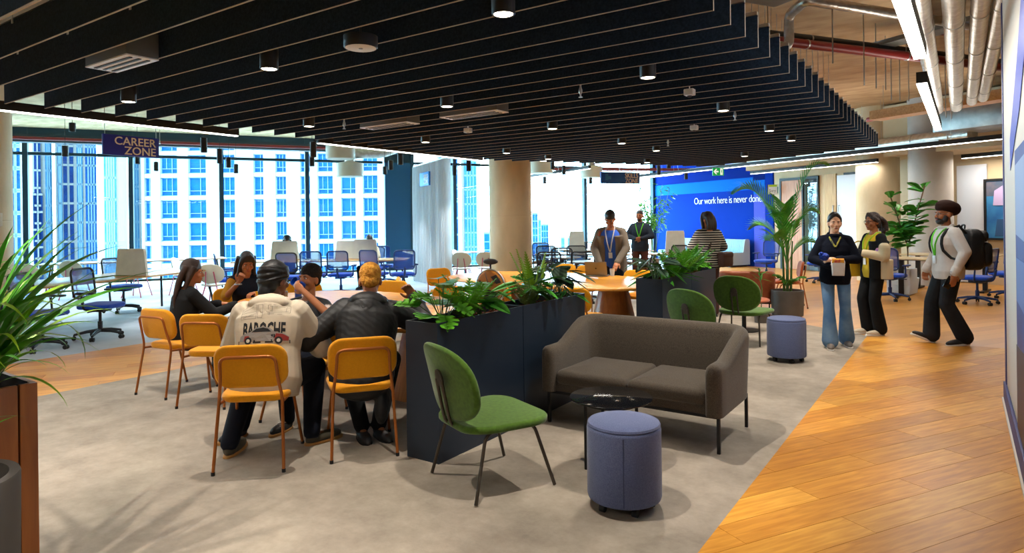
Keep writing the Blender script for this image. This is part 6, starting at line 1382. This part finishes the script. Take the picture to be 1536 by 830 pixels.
def blade_mesh(name, L, w, m, arch, n=10):
    bm = bmesh.new(); rows = []
    for i in range(n + 1):
        t = i / n; ww = w * (math.sin(PI * min(1, t * .82 + .12)) ** .7) * (1 - t ** 4); a = arch * t
        y = L * (math.sin(a) / arch if arch > .01 else t); z = L * ((1 - math.cos(a)) / arch if arch > .01 else 0)
        rows.append([bm.verts.new((-ww / 2, y, -z)), bm.verts.new((0, y, -z - ww * .18)), bm.verts.new((ww / 2, y, -z))])
    for A, B in zip(rows, rows[1:]):
        for k in (0, 1): bm.faces.new((A[k], A[k + 1], B[k + 1], B[k]))
    me = bpy.data.meshes.new(name); bm.to_mesh(me); bm.free(); me.shade_smooth(); me.materials.append(m); return me
grass_m = leafmat('blade_green', '#2c7212', '#4a981e'); grass_l = leafmat('blade_lime', '#74a418', '#96c02a')
BL = [blade_mesh('leaf', L, w, m, a) for L, w, m, a in ((.62, .030, grass_m, 1.3), (.5, .026, grass_m, 1.8), (.66, .032, grass_m, .9), (.55, .024, grass_l, 1.6), (.42, .022, grass_l, 2.1), (.5, .034, grass_m, .7))]
def blade_clump(loc, n, label, name, rng, sc=1.0, tilt=1.0, bias=None):
    o = empty(name, loc); tag(o, label, 'plant'); R = random.Random(rng); st_ = MB()
    for j in range(5): a = R.uniform(0, 6.28); st_.tube([(0, 0, -.04), (.02 * math.cos(a), .02 * math.sin(a), .1), (.05 * math.cos(a), .05 * math.sin(a), .22 * sc)], .006, 6)
    st_.build('stem', stem_m, o)
    for i in range(n):
        a = R.uniform(0, 2 * PI) if bias is None else R.gauss(bias, 1.0); q = bpy.data.objects.new('leaf', R.choice(BL)); COL.objects.link(q); q.parent = o; h = R.uniform(0, .26) * sc
        q.location = (.04 * math.cos(a), .04 * math.sin(a), h); q.rotation_euler = (PI / 2 - tilt * abs(R.gauss(.45, .35)), R.uniform(-.5, .5), a - PI / 2); s_ = R.uniform(.6, 1.1) * sc; q.scale = (s_, s_, s_)
    return o
# tall timber planter by the camera, and the grey pot before it
wal = wood_mat('walnut_panel', '#87491f', '#a9652c', .45, 2.4, (9, 9, .9))
o = empty('timber_planter', (-3.34, 1.17, 0)); tag(o, 'tall walnut planter box with arching leaves beside the camera', 'planter')
MB().box((-.012, -.035, .45), (.024, .065, .90), .002).build('corner_panel', wal, o); MB().box((-.014, -.62, .45), (.024, 1.09, .90), .002).build('side_panel', wal, o); MB().box((-.23, -.012, .45), (.40, .024, .90), .002).build('end_panel', wal, o); MB().box((-.43, -.6, .45), (.024, 1.15, .90)).build('side_panel', wal, o)
MB().box((-.22, -.6, .84), (.37, 1.1, .02)).build('soil_bed', soil, o); q = MB(); q.rings([[(x, y, z) for x, y in ((-.40, -1.15), (-.03, -1.15), (-.03, -.03), (-.40, -.03))] for z in (.84, .905)], cap=False); q.build('black_liner', capm, o)
blade_clump((-3.48, 1.0, .86), 130, 'arching green leaves growing from the far end of the walnut planter', 'leafy_clump', 21, 1.3, .9)
blade_clump((-3.56, .66, .86), 70, 'arching green leaves growing nearer the camera in the walnut planter', 'leafy_clump', 22, 1.2, 1.0)
o = empty('round_pot', (-2.925, .725, 0)); tag(o, 'dark grey round pot standing before the walnut planter', 'pot'); pot_m = mat('charcoal_pot', '#3a3633', .6, col2='#433e3a', nscale=4)
MB().lathe([(.15, 0), (.2, .04), (.225, .3), (.23, .69), (.226, .70), (.195, .70), (.19, .64), (0, .63)], 48).build('pot_shell', pot_m, o)
q = MB(); [q.ell((random.uniform(-.13, .13), random.uniform(-.13, .13), .645), (.02, .02, .014), None, 6, 4) for _ in range(60)]; q = q.build('moss', mat('yellow_moss', '#8a7418', .95, col2='#a88f2c', nscale=60), o); q['kind'] = 'stuff'
blade_clump((-2.925, .725, .65), 16, 'thin leaves growing out of the dark grey pot', 'leafy_clump', 23, .55, 1.2)

# kentia palm in the round pot
def frond_mesh(name, pts, n, lw, ll, m, hang=.5):
    """feather frond along a curve: rachis and paired leaflets"""
    bm = bmesh.new(); P_ = [Vector(p) for p in pts]
    def cur(t): a, b_, c, d = P_; u = 1 - t; return a * u ** 3 + b_ * 3 * u * u * t + c * 3 * u * t * t + d * t ** 3
    for i in range(n):
        t = .28 + .72 * (i + .5) / n; p = cur(t); d = (cur(min(1, t + .02)) - cur(t - .02)).normalized(); sd = d.cross(Vector((0, 0, 1))); sd = sd.normalized() if sd.length > .05 else Vector((1, 0, 0)); L = ll * (math.sin(PI * (.18 + .8 * (i + .5) / n)) ** .6)
        for s in (-1, 1):
            e = (sd * s * .8 + d * .75 + Vector((0, 0, -hang))).normalized(); w_ = d * lw
            q = [p - w_ * .4, p + e * L * .5 - w_ * .5 + Vector((0, 0, .02)), p + e * L + Vector((0, 0, -hang * L * .3)), p + e * L * .5 + w_ * .5 + Vector((0, 0, .02)), p + w_ * .4]
            bm.faces.new([bm.verts.new(v_) for v_ in q])
    prev = None
    for j in range(13):
        p = cur(j / 12); r = .009 * (1 - j / 14); ring = [bm.verts.new(p + Vector((r * math.cos(2 * PI * k / 5), r * math.sin(2 * PI * k / 5), 0))) for k in range(5)]
        if prev: [bm.faces.new((prev[k], prev[(k + 1) % 5], ring[(k + 1) % 5], ring[k])) for k in range(5)]
        prev = ring
    me = bpy.data.meshes.new(name); bm.to_mesh(me); bm.free(); me.materials.append(m); return me
RT = Vector((math.cos(YAW), math.sin(YAW), 0)); FW = Vector((-math.sin(YAW), math.cos(YAW), 0))
def FP(r, d, z): p = RT * r + FW * d; return (p.x, p.y, z)
o = empty('kentia_palm', (-2.3, 11.05, .004)); tag(o, 'tall feathery palm in a dark round pot behind the small pouf', 'plant')
potd = mat('bronze_pot', '#4a443e', .5, col2='#544d46', nscale=4); MB().lathe([(.20, 0), (.235, .02), (.25, .4), (.245, .42), (.225, .42), (.22, .37), (0, .36)], 40).build('pot', potd, o); MB().lathe([(0, .372), (.21, .37)], 24).build('soil_bed', soil, o)
st_ = MB(); [st_.tube([(x, y, .36), (x * 1.3, y * 1.3, .9), (x * 1.6, y * 1.6, 1.2)], [.02, .015, .01], 8) for x, y in ((0, 0), (.05, .02), (-.05, .03), (.02, -.05))]; st_.build('stem', stem_m, o)
for (r, d, z), lean_, n, ll in (((-.88, -.1, 1.95), .45, 26, .34), ((.68, .0, 2.38), .12, 20, .22), ((-.50, .25, 1.38), .3, 18, .30), ((.40, -.25, 1.62), .2, 16, .28), ((-.42, -.3, 1.22), .3, 16, .28), ((.24, .3, 1.42), .2, 16, .30), ((-.22, -.2, 1.60), .2, 18, .30), ((.50, -.1, 1.10), .3, 18, .28), ((.05, .2, 1.75), .1, 16, .30)):
    a = Vector((0, 0, .8)); e = Vector(FP(r, d, z)); c1 = Vector((e.x * .12, e.y * .12, .8 + (z - .8) * .75)); c2 = Vector((e.x * .55, e.y * .55, max(z, .9 + (z - .8) * 1.05) + lean_ * .35))
    link('frond', frond_mesh('frond', (a, c1, c2, e), int(n * .95), .040, ll * 1.2, leafmat('palm_green', '#2f7a1c', '#57a022'), -.15), None, o)
for r, d, z in ((.25, -.1, .62), (-.25, -.1, .66), (.05, -.28, .6)): link('frond', frond_mesh('frond', (Vector((0, 0, .38)), Vector((0, 0, .5)), Vector(FP(r * .5, d * .5, z + .05)), Vector(FP(r, d, z))), 9, .035, .12, g_mid, .3), None, o)
# fiddle leaf fig
o = empty('fiddle_leaf_fig', (-.92, 15.75, 0)); tag(o, 'fiddle leaf fig with broad leaves before the columns', 'plant')
MB().lathe([(.16, 0), (.2, .3), (.19, .31), (.17, .31), (.16, .26), (0, .25)], 28).build('pot', cool, o); tr = MB(); s1_ = bend([(0, 0, .25), (0, 0, .95), FP(-.10, 0, 1.25), FP(-.32, .05, 2.0)], .2, 4); s2_ = bend([(0, 0, .9), FP(.05, 0, 1.1), FP(.16, -.05, 1.6), FP(.40, .05, 2.2)], .2, 4); s3_ = [Vector((0, 0, 1.0)), Vector(FP(-.22, -.05, 1.28)), Vector(FP(-.33, -.05, 1.4))]
tr.tube(s1_, .013, 6).tube(s2_, .012, 6).tube(s3_, .008, 6).build('stem', stem_b, o); fm_ = leaf_mesh('leaf', fiddle, g_mid, .15, .5); fm2 = leaf_mesh('leaf', fiddle, leafmat('leaf_fig', '#2c7a1c', '#4a9a28'), .15, .5); R = random.Random(5)
for i in range(96):
    S = s1_ if i % 2 else s2_; t = R.uniform(.42, 1) if i % 5 else R.uniform(.25, .6); f_ = t * (len(S) - 1); j = min(int(f_), len(S) - 2); p = Vector(S[j]).lerp(Vector(S[j + 1]), f_ - j)
    q = bpy.data.objects.new('leaf', fm_ if i % 3 else fm2); COL.objects.link(q); q.parent = o; q.location = p; q.rotation_euler = (R.uniform(-.2, .7), R.uniform(-.5, .5), R.uniform(0, 6.28)); s_ = R.uniform(.8, 1.4); q.scale = (s_, s_, s_)
# bamboo by the far window corner
o = empty('bamboo_plant', (-8.0, 19.38, 0)); tag(o, 'slender bamboo plant by the window corner of the blue wall', 'plant')
MB().lathe([(.18, 0), (.22, .35), (.2, .35), (.18, .3), (0, .3)], 24).build('pot', potd, o); R = random.Random(8); st_ = MB(); lv = MB(); lv_bm = lv.bm
for k in range(7):
    a = R.uniform(0, 6.28); b0 = Vector((.08 * math.cos(a), .08 * math.sin(a), .3)); e = Vector(FP(R.uniform(-.42, .55), R.uniform(-.3, .3), R.uniform(2.0, 2.75))); m_ = b0.lerp(e, .5) + Vector((0, 0, .25)); pts = bend([b0, m_, e], .4, 5); st_.tube(pts, .009, 5)
    for j in range(44):
        t = R.uniform(.18, 1); f_ = t * (len(pts) - 1); i = min(int(f_), len(pts) - 2); p0 = Vector(pts[i]).lerp(Vector(pts[i + 1]), f_ - i) + Vector((R.uniform(-.12, .12), R.uniform(-.12, .12), R.uniform(-.05, .1)))
        d = Vector((R.uniform(-1, 1), R.uniform(-1, 1), R.uniform(-.9, .2))).normalized(); w_ = d.orthogonal().normalized() * .012
        lv_bm.faces.new([lv_bm.verts.new(v_) for v_ in (p0, p0 + d * .1 + w_ * 1.7, p0 + d * .24, p0 + d * .1 - w_ * 1.7)])
st_.build('stem', stem_m, o); q = lv.build('foliage', g_mid, o, 0); q['kind'] = 'stuff'

# ------------------------------------------------------------------ things on tables and floor
def on_table(x, y, name, rz, label, cat, z=.7445, group=None): o = empty(name, (x, y, z), rz); tag(o, label, cat, group); return o
lap = mat('laptop_grey', '#7d7a76', .35, .7); lapd = mat('laptop_dark', '#1d1e20', .4)
o = on_table(-4.47, 8.72, 'laptop', face_dir(.30, -.95) , 'open grey laptop on the far oak table', 'laptop')
MB().box((0, .0, .008), (.32, .23, .014), .003).build('keyboard_base', lap, o); MB().box((0, -.01, .0155), (.27, .1, .002)).build('keys', lapd, o)
R3 = Matrix.Rotation(-.38, 3, 'X'); s_ = MB().box((0, .155, .12), (.32, .008, .22), .003, R=R3).build('screen_lid', lap, o); MB().box((0, .1505, .118), (.30, .002, .20), R=R3).build('screen', mat('laptop_screen', '#20262e', .2), s_); MB().cyl((0, .16, .125), (0, .164, .1235), .012, n=14).build('lid_mark', lapd, s_)
o = on_table(-4.27, 8.80, 'paper_cup', 0, 'pale paper cup in the hand beside the laptop', 'cup'); MB().lathe([(.028, 0), (.038, .10), (.036, .10), (.027, .004), (0, .004)], 18).build('cup_wall', white_wall, o); MB().lathe([(.039, .10), (.039, .108), (.0, .11)], 18).build('lid', mat('tan_lid', '#b8925c', .5), o)
o = on_table(-6.02, 4.20, 'serving_tray', .3, 'red tray under the yellow food box', 'tray'); MB().puff(rrect(.34, .24, .03), 0, .012, .005, seg=2).build('tray_base', mat('red_tray', '#b8321c', .4), o)
yb = mat('yellow_box', '#d9a40c', .4, spec=.4); o = on_table(-5.99, 4.21, 'food_box', .3, 'low yellow food box on the red tray', 'food box', .757, 'yellow food boxes'); MB().rings([[(x * s, y * s, z) for x, y in rrect(.19, .15, .03)] for s, z in ((.85, 0), (1, .06), (.95, .06), (.8, .01))]).build('box_base', yb, o); MB().puff(rrect(.2, .16, .03), .055, .07, .006, seg=2).build('box_lid', yb, o)
o = on_table(-6.28, 4.35, 'food_box', .1, 'taller yellow food box left of the red tray', 'food box', .7445, 'yellow food boxes'); MB().rings([[(x * s, y * s, z) for x, y in rrect(.20, .16, .03)] for s, z in ((.82, 0), (1, .10), (.95, .10), (.78, .01))]).build('box_base', yb, o); MB().lathe([(0, .05), (.07, .05)], 14).build('food', mat('food_green', '#6d7f1c', .8, col2='#c99018', nscale=30), o)
o = on_table(-6.32, 4.62, 'drink_glass', 0, 'dark drink in a small glass before the mustard sleeves', 'glass'); MB().lathe([(.03, 0), (.033, .10), (.031, .10), (.028, .006), (0, .006)], 18).build('glass_wall', glass_mat('clear_glass', (.9, .93, .92), .1), o); MB().lathe([(0, .008), (.028, .008), (.03, .07), (0, .07)], 18).build('drink', mat('cola', '#1e0f0a', .2), o)
o = on_table(-5.86, 4.45, 'drink_bottle', 0, 'blue plastic bottle on the near table behind the cap', 'bottle'); MB().lathe([(.0, 0), (.033, 0), (.036, .02), (.036, .15), (.014, .2), (.014, .215)], 20).build('bottle_body', mat('blue_plastic', '#0f49ad', .3), o); MB().lathe([(.017, .21), (.017, .235), (0, .236)], 16).build('cap', yb, o)
o = on_table(-5.0, 4.9, 'phone', .4, 'dark phone lying on the near oak table', 'phone'); MB().box((0, 0, .005), (.075, .15, .009), .003).build('phone_case', lapd, o); MB().box((0, 0, .0098), (.068, .14, .0008)).build('screen', gloss, o)
# black rucksack on the floor under the table
o = empty('rucksack', (-6.02, 3.78, .004), .4); tag(o, 'black rucksack slumped on the floor under the near table', 'backpack'); MB().puff(rrect(.32, .42, .10), -.12, .12, .08, lambda x, y, z: (x * (1 - .2 * (y > 0) * y / .2), z, y + .21)).build('main_pack', bpk, o, 60); MB().puff(rrect(.26, .22, .07), -.05, .05, .04, lambda x, y, z: (x, z - .13, y + .15)).build('front_pocket', bpk, o); MB().tube(bend([(-.09, .12, .36), (-.1, .19, .3), (-.1, .17, .1)], .05), .014, 6).build('shoulder_strap', bpk, o)
# round bag with a wire hoop hung on the chair back
amb = mat('amber_panel', '#b3701c', .5); o = empty('hoop_bag', (-4.62, 6.26, .80), face_dir(-.05, 1)); tag(o, 'round amber and black bag with a silver hoop on a mustard chair', 'bag')
MB().puff(sellipse(.20, .20, 2, 32), -.05, .05, .03, lambda x, y, z: (x, z, y)).build('bag_body', amb, o); MB().tube([(.205 * math.cos(a), -.03, .205 * math.sin(a)) for a in [2 * PI * j / 32 for j in range(32)]], .010, 8, closed=True).build('silver_hoop', alu, o)
for pts in ([(.02, .12), (.10, .15), (.17, .06), (.10, .04)], [(-.12, -.12), (-.05, -.03), (.06, -.04), (.13, -.10), (.02, -.18)], [(-.18, -.02), (-.13, .08), (-.10, -.06), (-.15, -.11)]): MB().prism(pts, .0505, .056, lambda x, y, z: (x, -z, y)).build('black_patch', lapd, o, 0)
for a in (.6, 1.9, 2.7): MB().tube([(.19 * math.cos(a), -.055, .19 * math.sin(a)), (0, -.06, 0)], .004, 5).build('black_seam', lapd, o)
MB().tube([(0, -.02, .2), (0, -.02, .28)], .01, 6).puff(sellipse(.1, .035, 2.2, 20), -.02, .02, .015, lambda x, y, z: (x, z - .02, y + .30)).build('grip_handle', lapd, o)
o = empty('leafy_sprig', (-2.5, 10.2, .004)); tag(o, 'slim leafy sprig in a pot before the rust armchair', 'plant'); MB().tube([(0, 0, .1), (.02, 0, .5), (-.03, .02, .82)], .008, 6).build('stem', stem_m, o)
MB().lathe([(0, 0), (.09, 0), (.11, .2), (.095, .2), (0, .18)], 20).build('pot', potd, o); R = random.Random(2)
for i in range(12): q = bpy.data.objects.new('leaf', LM['lance']); COL.objects.link(q); q.parent = o; q.location = (-.01, .01, .62 + .018 * i); q.rotation_euler = (R.uniform(-.2, .7), 0, i * 2.4); q.scale = (.7,) * 3
